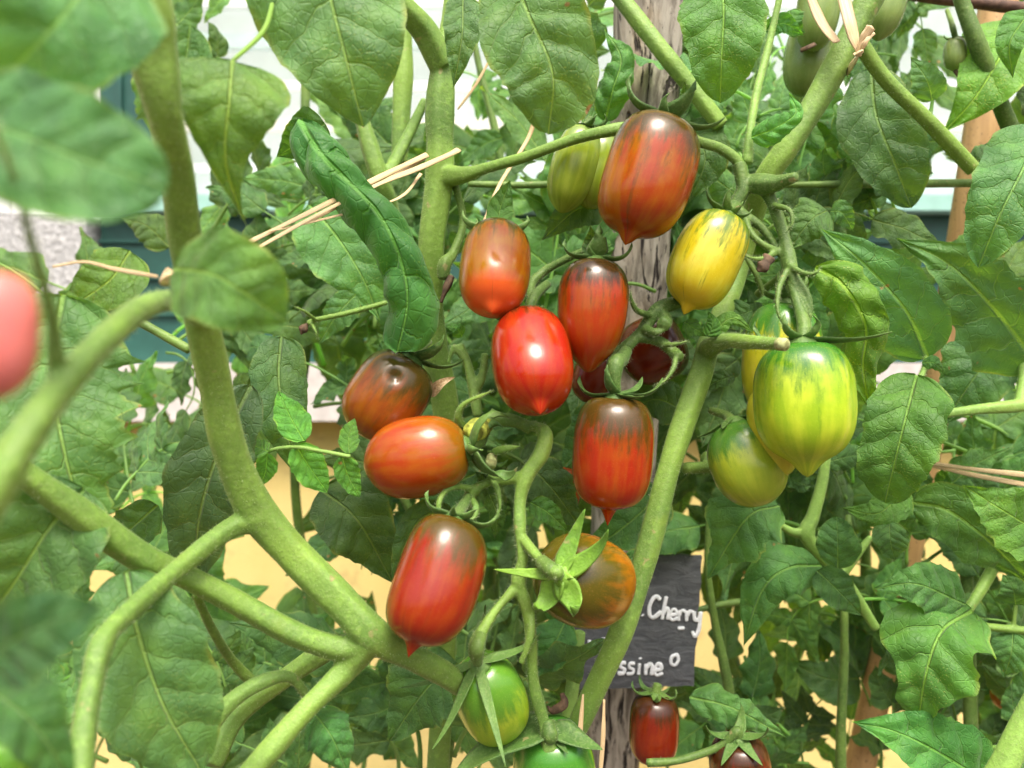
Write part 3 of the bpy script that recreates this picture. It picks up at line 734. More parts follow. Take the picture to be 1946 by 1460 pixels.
# lower truss
stem(mid, [
    [(1010, 808, .36, 10), (1035, 822, .352, 14), (1028, 862, .348, 15), (1000, 905, .346, 16), (988, 950, .345, 12), (988, 1010, .342, 13), (993, 1060, .34, 13), (985, 1110, .34, 15), (1002, 1160, .34, 13), (1010, 1230, .34, 13), (1014, 1300, .342, 12), (1032, 1370, .345, 13), (1046, 1425, .345, 17)],
    [(1000, 905, .346, 13), (960, 912, .348, 10), (925, 918, .35, 10), (895, 938, .352, 11), (885, 965, .355, 11)],
    [(983, 1115, .34, 12), (950, 1150, .335, 10), (925, 1185, .33, 12), (905, 1222, .325, 15), (903, 1248, .322, 13)],
    [(990, 1020, .342, 12), (1010, 1045, .335, 11), (1030, 1068, .327, 12), (1050, 1085, .318, 14), (1066, 1090, .315, 12)],
    [(1010, 1160, .34, 8), (1008, 1210, .335, 9), (990, 1260, .335, 7)],
    [(900, 930, .352, 7), (862, 925, .342, 7), (838, 945, .335, 6), (835, 975, .333, 5), (855, 990, .333, 2)],
    [(892, 942, .352, 7), (905, 965, .345, 7), (900, 985, .342, 5), (880, 990, .34, 2)],
    [(900, 825, .36, 9), (872, 800, .352, 8), (880, 770, .348, 6), (915, 752, .346, 4), (940, 742, .345, 1.5)],
    [(930, 905, .35, 8), (945, 930, .344, 6), (950, 965, .342, 4), (942, 985, .342, 1.5)],
    [(905, 835, .36, 8), (900, 870, .352, 7), (925, 895, .346, 6), (960, 902, .344, 3)],
    [(940, 858, .35, 8), (965, 852, .345, 7), (990, 848, .344, 2)],
    [(1010, 815, .36, 11), (975, 800, .36, 12), (935, 800, .362, 15), (905, 818, .362, 19)],
], name='truss', hairs=6000, seed=13, voxel=0.0005, hlen=0.0013, wob=0.1)
stem(mid, [[(862, 340, .41, 8), (880, 420, .41, 8), (862, 480, .405, 10), (846, 500, .40, 14), (842, 530, .40, 13)]], name='truss_branch', mat=STEMD, seed=44, hairs=500)
stem(mid, [[(1000, 560, .40, 9), (1030, 520, .395, 9), (1085, 488, .39, 8), (1130, 470, .385, 8)],
           [(1040, 510, .395, 8), (1010, 540, .39, 10), (1010, 570, .38, 10)]], name='truss_branch', mat=STEMD, seed=43, hairs=1200)
st = MB(); st.tube([P(925, 808, .358), P(908, 816, .352), P(896, 822, .347)], [PX(20, .355), PX(23, .352), PX(19, .347)], 16, seg=12, wob=.25, seed=9); st.build('cut_end', CUTY, mid)
st = MB(); st.tube([P(935, 868, .352), P(932, 884, .348)], [PX(10, .35), PX(11, .348)], 14, seg=4, wob=.15); st.build('cut_end', CUT, mid)
for pts in ([(858, 525, .398, 6), (848, 548, .396, 8), (838, 575, .396, 4)], [(1462, 490, .362, 9), (1452, 505, .36, 12), (1440, 515, .36, 6)], [(1068, 1318, .36, 3), (1072, 1338, .358, 6), (1050, 1350, .358, 7), (1040, 1342, .358, 3)], [(585, 615, .41, 3), (578, 625, .41, 7), (572, 636, .41, 3)]):
    wb = MB(); p_, r_ = resolve(pts); wb.tube(p_, r_, 10, seg=16, wob=.5, seed=int(pts[0][0]), flat=.6, ridge=.15); wb.build('withered_flower', DRY, mid)
stem(mid, [[(735, 575, .41, 5), (690, 588, .41, 6), (640, 600, .41, 6), (600, 608, .41, 5), (585, 615, .41, 6)], [(600, 608, .41, 4), (575, 590, .40, 3), (552, 580, .40, 1)], [(590, 612, .41, 4), (600, 630, .405, 3), (605, 648, .405, 1)]], name='truss_branch', mat=STEM, seed=45, hairs=500, voxel=.0005)
# bright pruned side shoot
stem(mid, [[(908, 790, .372, 11), (900, 740, .372, 11), (888, 690, .373, 9), (874, 655, .374, 8)], [(903, 745, .372, 9), (916, 715, .371, 9), (922, 672, .37, 8)], [(888, 690, .373, 7), (870, 668, .372, 6), (862, 660, .372, 6), (852, 690, .372, 4)]],
     name='side_shoot', mat=STEML, seed=47, hairs=500)
# --- right plant
stem(right, [
    [(1690, -80, .40, 30), (1650, 0, .40, 30), (1605, 90, .40, 29), (1555, 185, .40, 28), (1495, 280, .40, 27), (1452, 345, .405, 27), (1425, 430, .42, 24), (1395, 540, .42, 22), (1352, 640, .40, 24),
     (1330, 715, .385, 26), (1300, 800, .38, 26), (1268, 900, .375, 26), (1240, 1010, .372, 27), (1205, 1130, .37, 26), (1172, 1220, .37, 27), (1130, 1310, .375, 26), (1080, 1420, .38, 22), (1040, 1520, .39, 20)],
    [(1345, 664, .388, 22), (1378, 648, .36, 18), (1425, 650, .338, 17), (1484, 654, .322, 14)],
    [(1622, 62, .40, 18), (1680, 148, .405, 16), (1765, 232, .41, 17), (1850, 322, .42, 17)],
    [(1335, 870, .40, 16), (1380, 885, .40, 15), (1300, 890, .39, 14)],
], hairs=12000, seed=14, voxel=0.0007, fat=0.85)
mb = MB(); mb.tube([P(1480, 654, .3228), P(1492, 655, .3195)], PX(12.5, .322), 16, seg=2); mb.build('cut_end', CUT, right)
stem(right, [[(1405, 312, .38, 13), (1412, 360, .378, 14), (1398, 398, .378, 15), (1445, 430, .375, 9), (1475, 470, .372, 8), (1500, 500, .37, 12)],
             [(1440, 340, .38, 16), (1465, 380, .375, 13), (1488, 440, .37, 13), (1500, 500, .365, 14), (1515, 560, .36, 10), (1528, 600, .355, 12)],
             [(1425, 350, .38, 22), (1470, 350, .37, 17), (1514, 336, .36, 11)],
             [(1478, 478, .368, 7), (1450, 492, .362, 6), (1425, 490, .358, 4), (1412, 484, .356, 2)],
             [(1500, 505, .362, 7), (1530, 520, .355, 6), (1552, 518, .352, 4), (1560, 505, .352, 1.5)],
             [(1495, 515, .362, 7), (1480, 550, .356, 6), (1478, 590, .352, 5), (1490, 622, .35, 2)],
             [(1510, 520, .362, 6), (1535, 560, .358, 6), (1540, 600, .356, 5), (1528, 630, .354, 2)],
             [(1470, 390, .37, 8), (1500, 400, .362, 6), (1505, 425, .36, 4), (1492, 445, .36, 1.5)],
             [(1405, 470, .378, 6), (1425, 500, .372, 6), (1445, 540, .37, 5), (1450, 570, .37, 1.5)],
             [(1412, 400, .378, 8), (1425, 440, .37, 7), (1450, 465, .366, 7), (1478, 478, .368, 8)],
             [(1500, 500, .365, 12), (1490, 520, .37, 9), (1440, 560, .39, 9)]], name='truss', mat=STEMD, seed=53, hairs=3500, hlen=0.0014, voxel=0.0006, wob=0.1)
stem(right, [[(1485, -20, .39, 7), (1460, 90, .39, 8), (1437, 180, .385, 9), (1424, 260, .38, 9), (1420, 310, .38, 12)]], name='side_shoot', mat=STEML, seed=59, hairs=900, hlen=.0012)
stem(right, [[(1150, -40, .44, 17), (1205, 30, .435, 17), (1260, 100, .43, 17), (1320, 175, .43, 17), (1370, 240, .43, 16)]], name='branch', mat=STEM, seed=61, hairs=900)
stem(right, [[(1350, 560, .385, 10), (1290, 575, .375, 13), (1250, 590, .37, 16), (1220, 630, .37, 12), (1190, 660, .37, 12), (1168, 680, .372, 12)], [(1215, 640, .37, 12), (1255, 650, .368, 11), (1280, 670, .365, 12), (1292, 680, .36, 11)],
             [(1255, 590, .37, 12), (1265, 610, .365, 14), (1260, 618, .36, 14)],
             [(1235, 600, .368, 7), (1210, 590, .36, 6), (1200, 570, .356, 4), (1198, 550, .355, 1.5)],
             [(1285, 670, .362, 6), (1280, 700, .356, 5), (1262, 725, .354, 3), (1240, 735, .353, 1.2)],
             [(1255, 655, .366, 6), (1280, 655, .358, 5), (1310, 648, .355, 2)],
             [(1225, 625, .368, 10), (1245, 632, .362, 8), (1262, 628, .36, 3)]], name='truss_branch', mat=STEMD, seed=67, hairs=2500, hlen=.0012, voxel=.0005)
stem(right, [[(1062, 1500, .42, 14), (1085, 1330, .42, 14), (1102, 1200, .425, 13)]], name='branch', mat=STEML, seed=71, hairs=400)
# --- edge plant
stem(edgep, [[(2000, 760, .42, 12), (1930, 772, .42, 13), (1860, 778, .42, 11), (1785, 788, .42, 9)], [(1944, 690, .43, 9), (1942, 735, .425, 9), (1935, 775, .42, 11)]], name='branch', mat=STEML, seed=74, hairs=400)
stem(edgep, [[(1760, 678, .39, 6), (1757, 700, .385, 6), (1745, 725, .38, 7)]], name='branch', mat=STEML, seed=73, hairs=700)
stem(edgep, [[(2010, 1250, .36, 22), (1950, 1370, .36, 25), (1900, 1470, .36, 27), (1850, 1560, .36, 28)]], name='stem', mat=STEML, seed=79, hairs=900)
stem(edgep, [[(1575, 780, .45, 10), (1565, 900, .45, 11), (1545, 980, .45, 13), (1532, 1015, .45, 16), (1560, 1055, .45, 11), (1610, 1110, .45, 12), (1665, 1195, .45, 10)], [(1545, 1010, .45, 14), (1510, 1012, .45, 10), (1478, 995, .45, 7)], [(1605, 1090, .45, 8), (1640, 1040, .45, 8), (1655, 1020, .45, 6)]], name='branch', mat=STEML, seed=83)
stem(edgep, [[(1860, 1190, .42, 8), (1960, 1200, .42, 9)], [(1925, 1198, .42, 5), (1930, 1150, .42, 5)]], name='branch', mat=STEM, seed=88)
stem(edgep, [[(1835, 1165, .42, 10), (1870, 1110, .43, 12), (1890, 1060, .43, 12), (1880, 980, .43, 8)]], name='branch', mat=STEM, seed=89)

# ================================================================== TOMATOES
R1 = (0.56, 0.022, 0.010); R2 = (0.63, 0.075, 0.010); OL = (0.085, 0.052, 0.012); BR = (0.17, 0.028, 0.010); GRN = (0.06, 0.13, 0.02)
m1 = tomato_material('skin_upper', (0.55, 0.045, 0.012), (0.62, 0.13, 0.010), (0.105, 0.040, 0.015), (0.11, 0.06, 0.012), sh=0.24, soft=0.22, stripes=0.75, seed=1.3)
t1 = tomato('large orange red tomato, highest of the ripe ones, with dark streaks and pointed tip', (1262, 228), (1190, 460), 176, .355, m1, tilt=-.006, tiplen=.10, tipw=.085, taper=-.02, p=3.0, sh2=.012,
       sepals=[(-80, 1.15, 30, 90), (-20, .55, 50, 80), (45, .9, 75, 20, 1.3), (88, 1.1, 12, 70), (170, .9, 60, 60)], ped=[(1268, 205, .37), (1270, 232, .378)], pedr=10, bendx=.02)
m2 = tomato_material('skin_upper_left', (0.52, 0.085, 0.012), (0.60, 0.17, 0.012), (0.10, 0.05, 0.012), (0.13, 0.075, 0.012), sh=0.2, soft=0.2, stripes=0.5, seed=2.1, tipc=(0.66, 0.09, 0.015))
t2 = tomato('orange brown tomato beside the upright stem, its blunt tip turned to the viewer', (946, 440), (935, 590), 138, .375, m2, sh2=.015, tilt=-.032, tiplen=.06, tipw=.10, p=2.8,
       sepals=[(-88, 1.1, 15, 100), (-60, .9, -20, -20), (165, 1.35, 85, 5, 1.7), (85, .95, 20, 110), (-120, .9, 60, 40)], ped=[(925, 438, .385), (890, 430, .40)], pedr=7)
m3 = tomato_material('skin_middle', (0.60, 0.035, 0.010), (0.60, 0.085, 0.012), (0.065, 0.022, 0.012), (0.10, 0.05, 0.012), sh=0.22, soft=0.2, stripes=0.7, seed=3.7)
t3 = tomato('red tomato with almost black shoulder and sharp tip, right of the central one', (1132, 492), (1118, 698), 138, .358, m3, tilt=-.004, tiplen=.09, tipw=.16, taper=-.10, p=2.5,
       sepals=[(-85, 1.0, 20, 110), (-25, .4, 50, 60), (10, .85, 90, 10, 1.6), (85, 1.0, 15, 100), (180, .7, 60, 60)], ped=[(1135, 470, .37), (1110, 480, .385)], pedr=8)
leaf(t2, [(946, 440, .372), (950, 400, .378), (970, 342, .376)], 52, LEAFD, (1.1, 1.1, .8), name='sepal', rows=30, cols=14, teeth=0, peak=.4, fold=.3)
leaf(t3, [(1130, 495, .366), (1126, 460, .370), (1122, 428, .366)], 44, LEAFD, (1.1, 1.1, .8), name='sepal', rows=30, cols=14, teeth=0, peak=.35, fold=.3)
leaf(t1, [(1268, 232, .36), (1296, 200, .366), (1302, 148, .364)], 42, LEAFD, (1.1, 1.1, .8), name='sepal', rows=30, cols=14, teeth=0, peak=.3, fold=.4)
m4 = tomato_material('skin_centre', (0.62, 0.016, 0.010), (0.68, 0.045, 0.012), (0.20, 0.024, 0.012), (0.20, 0.05, 0.012), sh=0.09, soft=0.16, stripes=0.35, seed=4.2, rough=.18)
tomato('bright red tomato in the middle of the cluster with small pointed tip facing forward', (998, 606), (1026, 782), 158, .362, m4, sh2=.015, tilt=-.036, tiplen=.08, tipw=.08, p=2.6,
       sepals=[(-90, .7, 20, 60), (-30, .35, 40, 40), (40, .5, 60, 50), (85, .6, 50, 60), (180, .6, 20, 50)], ped=[(1015, 565, .37), (1040, 540, .385)], pedr=10)
m5 = tomato_material('skin_left_brown', (0.46, 0.065, 0.014), (0.54, 0.11, 0.014), (0.10, 0.045, 0.018), (0.13, 0.06, 0.012), sh=0.33, soft=0.3, stripes=0.6, seed=5.9, rough=.22)
tomato('brownish tomato with a sunken scar near its top, furthest left in the cluster', (785, 682), (688, 822), 152, .365, m5, tilt=-.004, tiplen=.02, tipw=.25, p=2.7, dents=[(-.12, .30, .13, .045)],
       sepals=[(-95, 1.15, 20, 110), (-30, .55, 50, 60), (40, .9, 75, 10), (95, 1.1, 45, 40, 1.0), (170, .8, 20, 70)], ped=[(792, 668, .375), (815, 650, .40)], pedr=9, sepl=1.05)
m6 = tomato_material('skin_sideways', (0.60, 0.045, 0.012), (0.62, 0.10, 0.012), (0.40, 0.10, 0.012), (0.35, 0.09, 0.012), sh=0.12, soft=0.3, stripes=0.3, seed=6.4)
tomato('orange red tomato lying sideways under the scarred one', (893, 852), (700, 886), 158, .345, m6, tilt=.0, tiplen=.03, tipw=.2, p=2.35, taper=.02,
       sepals=[(0, .8, 10, 120), (-60, 1.3, 60, 90, 1.4), (60, 1.3, 60, 90, 1.4), (130, 1.0, 70, 80), (-130, 1.0, 60, 80)], ped=[(912, 840, .352), (925, 822, .36)], pedr=10)
m7 = tomato_material('skin_right_red', (0.56, 0.022, 0.010), (0.60, 0.07, 0.012), (0.12, 0.042, 0.016), (0.14, 0.035, 0.012), sh=0.25, soft=0.24, stripes=0.5, seed=7.1)
tomato('red tomato with olive shoulder and nipple tip, left of the slanting stem', (1172, 752), (1155, 992), 156, .352, m7, tilt=.0, tiplen=.14, tipw=.06, sh2=.012, p=3.0,
       sepals=[(-85, 1.0, 10, 120), (-30, .8, 70, 20), (35, .8, 15, 10), (80, 1.05, 25, 70), (130, .9, 40, 30)], ped=[(1168, 722, .35, 12), (1170, 690, .352, 16), (1180, 684, .36, 14), (1190, 668, .368, 11)], sepmat=SEPAL)
m8 = tomato_material('skin_lower_left', (0.44, 0.018, 0.010), (0.50, 0.05, 0.010), (0.13, 0.050, 0.012), (0.15, 0.03, 0.010), sh=0.24, soft=0.25, stripes=0.45, seed=8.8)
tomato('big deep red tomato hanging over the thick forked stem, tip touching it', (866, 985), (778, 1243), 168, .315, m8, tilt=-.02, tiplen=.10, tipw=.055, sh2=.012, p=2.9, bendx=.04,
       sepals=[(-90, .9, 20, 100), (-20, .5, 20, 40), (35, .7, 30, 150), (90, 1.0, 15, 120), (170, .8, 30, 60)], ped=[(878, 965, .34), (890, 945, .35)], pedr=12)
m9 = tomato_material('skin_lower_right', (0.66, 0.14, 0.012), (0.74, 0.19, 0.012), (0.15, 0.075, 0.015), (0.15, 0.07, 0.012), sh=0.26, soft=0.3, stripes=0.5, seed=9.3)
tomato('brown and orange round tomato seen from its stalk end under a bright green star calyx', (1066, 1094), (1152, 1112), 178, .325, m9, tilt=.042, tiplen=.0, tipw=.2, p=2.4,
       sepals=[(-82, 1.15, 20, 20, 1.0), (-34, 1.25, 25, 35, 1.0), (172, 1.1, 40, 20, .6), (110, .95, 5, 175, 1.3), (50, .95, 0, 175, 1.4)], sepmat=SEPALY, ped=[(1050, 1085, .318, 15), (1030, 1068, .327, 13)], dip=.02)
m10 = tomato_material('skin_yellow', (0.46, 0.38, 0.010), (0.54, 0.50, 0.04), (0.09, 0.16, 0.012), (0.07, 0.13, 0.010), sh=0.22, soft=0.35, stripes=1.0, seed=10.5, tipc=(0.52, 0.38, 0.012), swirl=.9)
tomato('yellow tomato with green stripes beside the wooden post', (1384, 408), (1302, 592), 134, .365, m10, tilt=-.004, tiplen=.09, tipw=.075, sh2=.02, p=2.7, bendx=-.03,
       sepals=[(-90, .9, 40, 50), (-30, .7, 60, 40), (30, .5, 50, 40), (90, .6, 40, 60), (180, .6, 20, 60)], ped=[(1392, 396, .375), (1405, 380, .38)], pedr=12)
m11 = tomato_material('skin_yellow_green', (0.26, 0.42, 0.014), (0.44, 0.56, 0.028), (0.03, 0.14, 0.012), (0.12, 0.26, 0.012), sh=0.27, soft=0.30, stripes=0.9, seed=11.2, swirl=.45)
tomato('large yellow green tomato with dark green shoulder, biggest of the unripe ones', (1524, 648), (1534, 896), 188, .345, m11, tilt=-.004, tiplen=.12, tipw=.12, sh2=.025, p=2.7, taper=.0, lob=.035, nlob=5,
       sepals=[(-95, 1.0, 15, 110), (-40, .7, 50, 90), (50, .6, 50, 80), (88, 1.35, 15, 15, .9), (170, .8, 45, 50)], ped=[(1528, 618, .35, 14), (1515, 575, .358, 10), (1500, 520, .365, 11)])
m12 = tomato_material('skin_behind_green', (0.46, 0.46, 0.02), (0.54, 0.54, 0.03), (0.05, 0.18, 0.02), (0.12, 0.24, 0.015), sh=0.33, soft=0.2, stripes=0.5, seed=12.2)
tomato('green shouldered tomato mostly hidden behind the biggest unripe one', (1492, 572), (1478, 800), 150, .375, m12, tiplen=.05, ped=[(1498, 545, .375)], sepals=[(-90, .9, 50, 60), (-20, .8, 70, 40), (60, .8, 60, 60), (130, .8, 30, 60)])
m13 = tomato_material('skin_yellow_orange', (0.42, 0.43, 0.02), (0.50, 0.50, 0.03), (0.45, 0.40, 0.02), (0.35, 0.36, 0.02), sh=0.1, stripes=0.5, seed=13.2)
tomato('small yellow orange tomato peeping out below the biggest unripe one at its left', (1455, 735), (1482, 902), 92, .362, m13, tiplen=.02, tipw=.2, calyx=False)
m14 = tomato_material('skin_lowgreen', (0.24, 0.34, 0.02), (0.32, 0.40, 0.03), (0.06, 0.17, 0.02), (0.09, 0.20, 0.02), sh=0.33, soft=0.25, stripes=0.4, seed=14.2)
tomato('green to yellow tomato without visible tip, lowest of the unripe group at right', (1392, 800), (1448, 956), 146, .375, m14, tilt=-.01, tiplen=.0, p=2.3, sepals=[(-90, .8, 0, 20), (-30, .7, -5, 10), (90, .7, 10, 60), (160, .7, 0, 80)], ped=[(1380, 790, .39), (1350, 780, .40)])
m15 = tomato_material('skin_olive', (0.20, 0.28, 0.02), (0.28, 0.36, 0.035), (0.16, 0.24, 0.05), (0.10, 0.17, 0.03), sh=0.25, stripes=0.7, seed=15.2)
tomato('olive green ribbed tomato half behind the highest ripe one', (1112, 240), (1068, 398), 92, .40, m15, tiplen=.06, tipw=.2, lob=.05, ped=[(1125, 225, .40)])
tomato('olive green tomato squeezed between the ribbed one and the highest ripe one', (1150, 255), (1120, 392), 84, .405, m15, tiplen=.02, tipw=.2, calyx=False)
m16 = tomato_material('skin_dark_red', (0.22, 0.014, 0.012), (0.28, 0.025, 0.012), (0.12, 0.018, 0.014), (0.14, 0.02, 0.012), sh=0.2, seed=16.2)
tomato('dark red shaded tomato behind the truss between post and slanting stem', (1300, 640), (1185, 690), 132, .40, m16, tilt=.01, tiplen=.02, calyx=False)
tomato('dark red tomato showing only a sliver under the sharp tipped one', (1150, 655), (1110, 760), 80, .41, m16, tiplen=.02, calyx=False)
m18 = tomato_material('skin_low_green', (0.24, 0.40, 0.02), (0.34, 0.46, 0.03), (0.09, 0.24, 0.02), (0.12, 0.28, 0.02), sh=0.40, soft=0.3, stripes=0.5, seed=18.2)
tomato('yellow green tomato under a long armed star calyx at the bottom centre', (908, 1262), (955, 1388), 140, .335, m18, tilt=.022, tiplen=.0, p=2.3, lob=.04,
       sepals=[(-100, 1.3, 12, 45, .75), (-50, 1.45, -5, 40, .75), (-5, 1.6, -10, 15, .75), (85, 1.2, 15, 60, .8), (150, 1.1, 60, 60, .8)], sepl=1.35, ped=[(905, 1235, .322, 15), (915, 1205, .326, 12)], sepmat=SEPAL, dip=.02)
m19 = tomato_material('skin_bottom_green', (0.14, 0.34, 0.02), (0.20, 0.40, 0.03), (0.05, 0.20, 0.02), (0.06, 0.22, 0.02), sh=0.3, stripes=0.4, seed=19.2)
tomato('green tomato cut by the bottom edge below the long hanging truss', (1048, 1385), (1060, 1560), 160, .35, m19, tilt=.02, tiplen=.0, sepals=[(-80, 2.0, 12, -25, 2.6), (60, 1.0, 5, 20, 1.7), (20, .6, 5, 20), (-140, .6, 5, 20)], ped=[(1046, 1400, .343, 15), (1040, 1370, .345, 12)])
m20 = tomato_material('skin_bottom_red', (0.30, 0.016, 0.012), (0.38, 0.03, 0.012), (0.10, 0.02, 0.012), (0.12, 0.02, 0.012), sh=0.2, seed=20.2)
tomato('deep red tomato hanging below the slate sign', (1246, 1318), (1240, 1448), 96, .42, m20, tiplen=.03, tipw=.2, ped=[(1250, 1300, .42)], p=3.0)
tomato('deep red tomato with spidery calyx cut by the bottom edge', (1402, 1402), (1412, 1530), 118, .40, m20, tilt=.01, tiplen=.03, sepals=[(-85, 1.0, 30, 70), (-30, .9, 0, 0), (30, .9, 0, 0), (80, 1.1, 40, 60), (160, .9, 60, 30)], ped=[(1400, 1390, .398), (1365, 1420, .40), (1290, 1445, .40), (1230, 1450, .40)])
m21 = tomato_material('skin_pale_green', (0.17, 0.26, 0.06), (0.23, 0.32, 0.09), (0.13, 0.21, 0.05), (0.09, 0.13, 0.03), sh=0.2, stripes=0.6, seed=21.2, rough=.28)
tomato('pale green tomato with a brown scar, upper of the pair at the top right', (1565, -60), (1545, 90), 82, .44, m21, tiplen=.03, tipw=.25, ped=[(1570, -90, .44)])
tomato('pale green tomato behind the scarred one at the top right', (1545, 40), (1528, 178), 92, .46, m21, tiplen=.0, calyx=False)
mb = MB(); mb.tube([P(1522, 96, .432), P(1536, 90, .429), P(1548, 84, .431)], PX(4.5, .43), 8, seg=8, wob=.4, flat=.5)
setp(mb.build('dry_flower', DRY), 'shrivelled brown flower rest stuck on the pale green pair at top right', 'dry flower')
tomato('pale green tomato tucked behind the top of the slanting stem', (1700, -50), (1668, 72), 72, .45, m21, tiplen=.08, tipw=.2, calyx=False)
tomato('tiny green tomato with dry flower at its tip, hanging high at right', (1816, 72), (1814, 134), 42, .46, m21, tiplen=.05, ped=[(1810, 50, .46), (1800, 20, .47)], pedr=5)
mb = MB(); mb.tube([P(1814, 132, .46), P(1822, 145, .458), P(1830, 158, .46)], [PX(4, .46), PX(3, .46), PX(1.5, .46)], 8, seg=8, wob=.3)
setp(mb.build('dry_flower', DRY), 'dry brown flower rest hanging from the tiny green tomato', 'dry flower')
tomato('narrow green tomato behind the hanging leaf at upper right', (1680, 248), (1684, 350), 56, .48, m21, tiplen=.02, ped=[(1675, 235, .48)])
tomato('orange brown tomato in deep shade at the lower right edge', (1915, 1285), (1920, 1350), 68, .55, m9, calyx=True)
m24 = tomato_material('skin_hidden_red', (0.55, 0.06, 0.02), (0.60, 0.09, 0.02), (0.4, 0.05, 0.02), (0.4, 0.05, 0.02), sh=0.1, stripes=.2, seed=24.2)
tomato('red tomato glimpsed behind the central truss', (1078, 885), (1060, 975), 74, .43, m24, calyx=False, tiplen=.02)
mpink = tomato_material('skin_blurred_pink', (0.66, 0.17, 0.15), (0.68, 0.19, 0.17), (0.62, 0.16, 0.13), (0.62, 0.16, 0.13), sh=0.05, stripes=.1, seed=25.2, rough=.35)
tomato('out of focus pinkish red tomato cut by the left edge', (-14, 512), (-26, 752), 168, .105, mpink, calyx=False, tiplen=.0, tilt=.0)
tomato('out of focus yellow green tomato in the bottom left corner', (0, 1395), (-20, 1600), 120, .19, m18, calyx=False, tiplen=.0)

# ================================================================== HERO LEAVES
G1 = dict(rows=70, cols=36)
# -- front plant
leaf(front, [(215, -90, .16), (120, 30, .15), (40, 120, .15), (-80, 250, .155)], 300, LEAF, (.78, .86, 1.0), teeth=.05, **G1)
leaf(front, [(-90, 210, .14), (60, 265, .135), (190, 315, .135), (318, 358, .14)], 275, LEAF, (.74, .80, .95), teeth=.03, peak=.5, base_n=.4, tipn=1.2, roll=10, **G1)
leaf(front, [(285, 40, .235), (210, 110, .235), (125, 150, .24)], 78, LEAFD, (.6, .55, .5), roll=30)
leaf(front, [(442, 116, .245), (436, 190, .238), (428, 290, .242), (445, 370, .25), (478, 450, .26)], 235, LEAF, (1.25, 1.25, 1.0), tipn=2.1, peak=.27, base_n=.42, teeth=.07, curl=.5, pet=[(500, 60, .26), (520, 0, .28)], petr=5, **G1)
leaf(front, [(362, 48, .262), (350, 130, .262), (318, 250, .262)], 95, LEAFD, (1.0, 1.1, 1.0), peak=.4)
leaf(front, [(600, -190, .285), (620, -40, .28), (660, 120, .28), (690, 242, .29)], 300, LEAF, (1.0, .98, 1.1), tipn=1.15, peak=.42, base_n=.5, teeth=.03, curl=.35, **G1)
leaf(front, [(330, 512, .20), (400, 520, .19), (470, 560, .19), (545, 612, .20)], 185, LEAFY, (1.0, .9, 1.0), peak=.48, base_n=.5, teeth=.04, tipn=1.2, **G1)
leaf(front, [(248, 478, .30), (200, 540, .29), (95, 605, .29)], 115, LEAFS, (1., 1., 1.), teeth=.05, roll=-10)
leaf(front, [(322, 470, .27), (280, 430, .27), (232, 415, .275)], 78, LEAFG, (1.15, 1.1, .9), curl=.8)
leaf(front, [(120, 560, .285), (100, 700, .278), (125, 870, .272), (170, 1020, .28)], 310, LEAFG, (1.0, 1.0, .9), teeth=.26, N=6.5, peak=.42, base_n=.45, tipn=1.2, rows=90, cols=44)
leaf(front, [(160, 930, .275), (90, 1010, .262), (20, 1120, .262), (-50, 1210, .27)], 215, LEAFG, (1.0, 1.15, 1.0), fold=.35, teeth=.05, quilt=.03, **G1)
leaf(front, [(240, 1085, .27), (262, 1200, .262), (310, 1340, .262), (385, 1470, .27)], 225, LEAF, (.95, .9, 1.0), peak=.5, base_n=.5, tipn=1.2, teeth=.05, **G1)
leaf(front, [(-60, 1270, .135), (60, 1200, .13), (192, 1152, .135)], 175, LEAF, (.62, .82, 1.05), teeth=.03, roll=-10, peak=.45)
leaf(front, [(-40, 1300, .17), (60, 1370, .165), (140, 1500, .17)], 150, LEAFD, (.9, 1.1, .9), teeth=.03, roll=20)
leaf(front, [(478, 732, .335), (420, 850, .33), (380, 980, .33), (372, 1100, .34)], 150, LEAFG, (.75, .72, .9), teeth=.08, peak=.5, fold=.15, **G1)
leaf(front, [(535, 640, .37), (530, 720, .362), (545, 820, .36), (570, 905, .37)], 118, LEAFG, (.85, .85, .9), teeth=.05, peak=.35, base_n=.4, curl=.6)
leaf(front, [(592, 1350, .315), (630, 1400, .305), (665, 1480, .31)], 120, LEAFD, (1.1, 1.3, 1.1), teeth=.08, curl=1.1, quilt=.03)
leaf(front, [(300, 960, .33), (240, 1010, .33), (170, 1040, .34)], 90, LEAF, (.7, .8, .7))
sp_ = dict(teeth=.09, base_n=.5, peak=.42)
# bright sprig
fs = stem(front, [[(470, 885, .345, 5), (510, 858, .338, 4), (560, 850, .335, 4), (612, 858, .335, 4), (665, 868, .335, 4)]], name='leaf_stalk', mat=STEML, voxel=0, hairs=200, seed=97)
for pts, w in (([(578, 838), (556, 800), (528, 744)], 66), ([(562, 846), (590, 890), (622, 936)], 72), ([(664, 862), (663, 830), (674, 795)], 40), ([(650, 866), (662, 905), (684, 946)], 50),
               ([(510, 858), (490, 850), (470, 842)], 40), ([(508, 862), (505, 895), (495, 922)], 42)):
    leaf(fs, [(a, b, .335+.004*i) for i, (a, b) in enumerate(pts)], w, LEAFY, (1.35, 1.4, 1.2), name='leaflet', rows=40, cols=20, **sp_)
# -- middle plant
leaf(mid, [(965, -70, .32), (1005, 30, .308), (1050, 140, .305), (1042, 256, .315)], 215, LEAF, (1.1, 1.15, 1.2), quilt=.028, peak=.5, base_n=.5, tipn=1.15, teeth=.05, rows=90, cols=44)
leaf(mid, [(880, -8, .372), (878, 70, .365), (862, 168, .37)], 80, LEAFD, (1.3, 1.3, 1.3), teeth=.04)
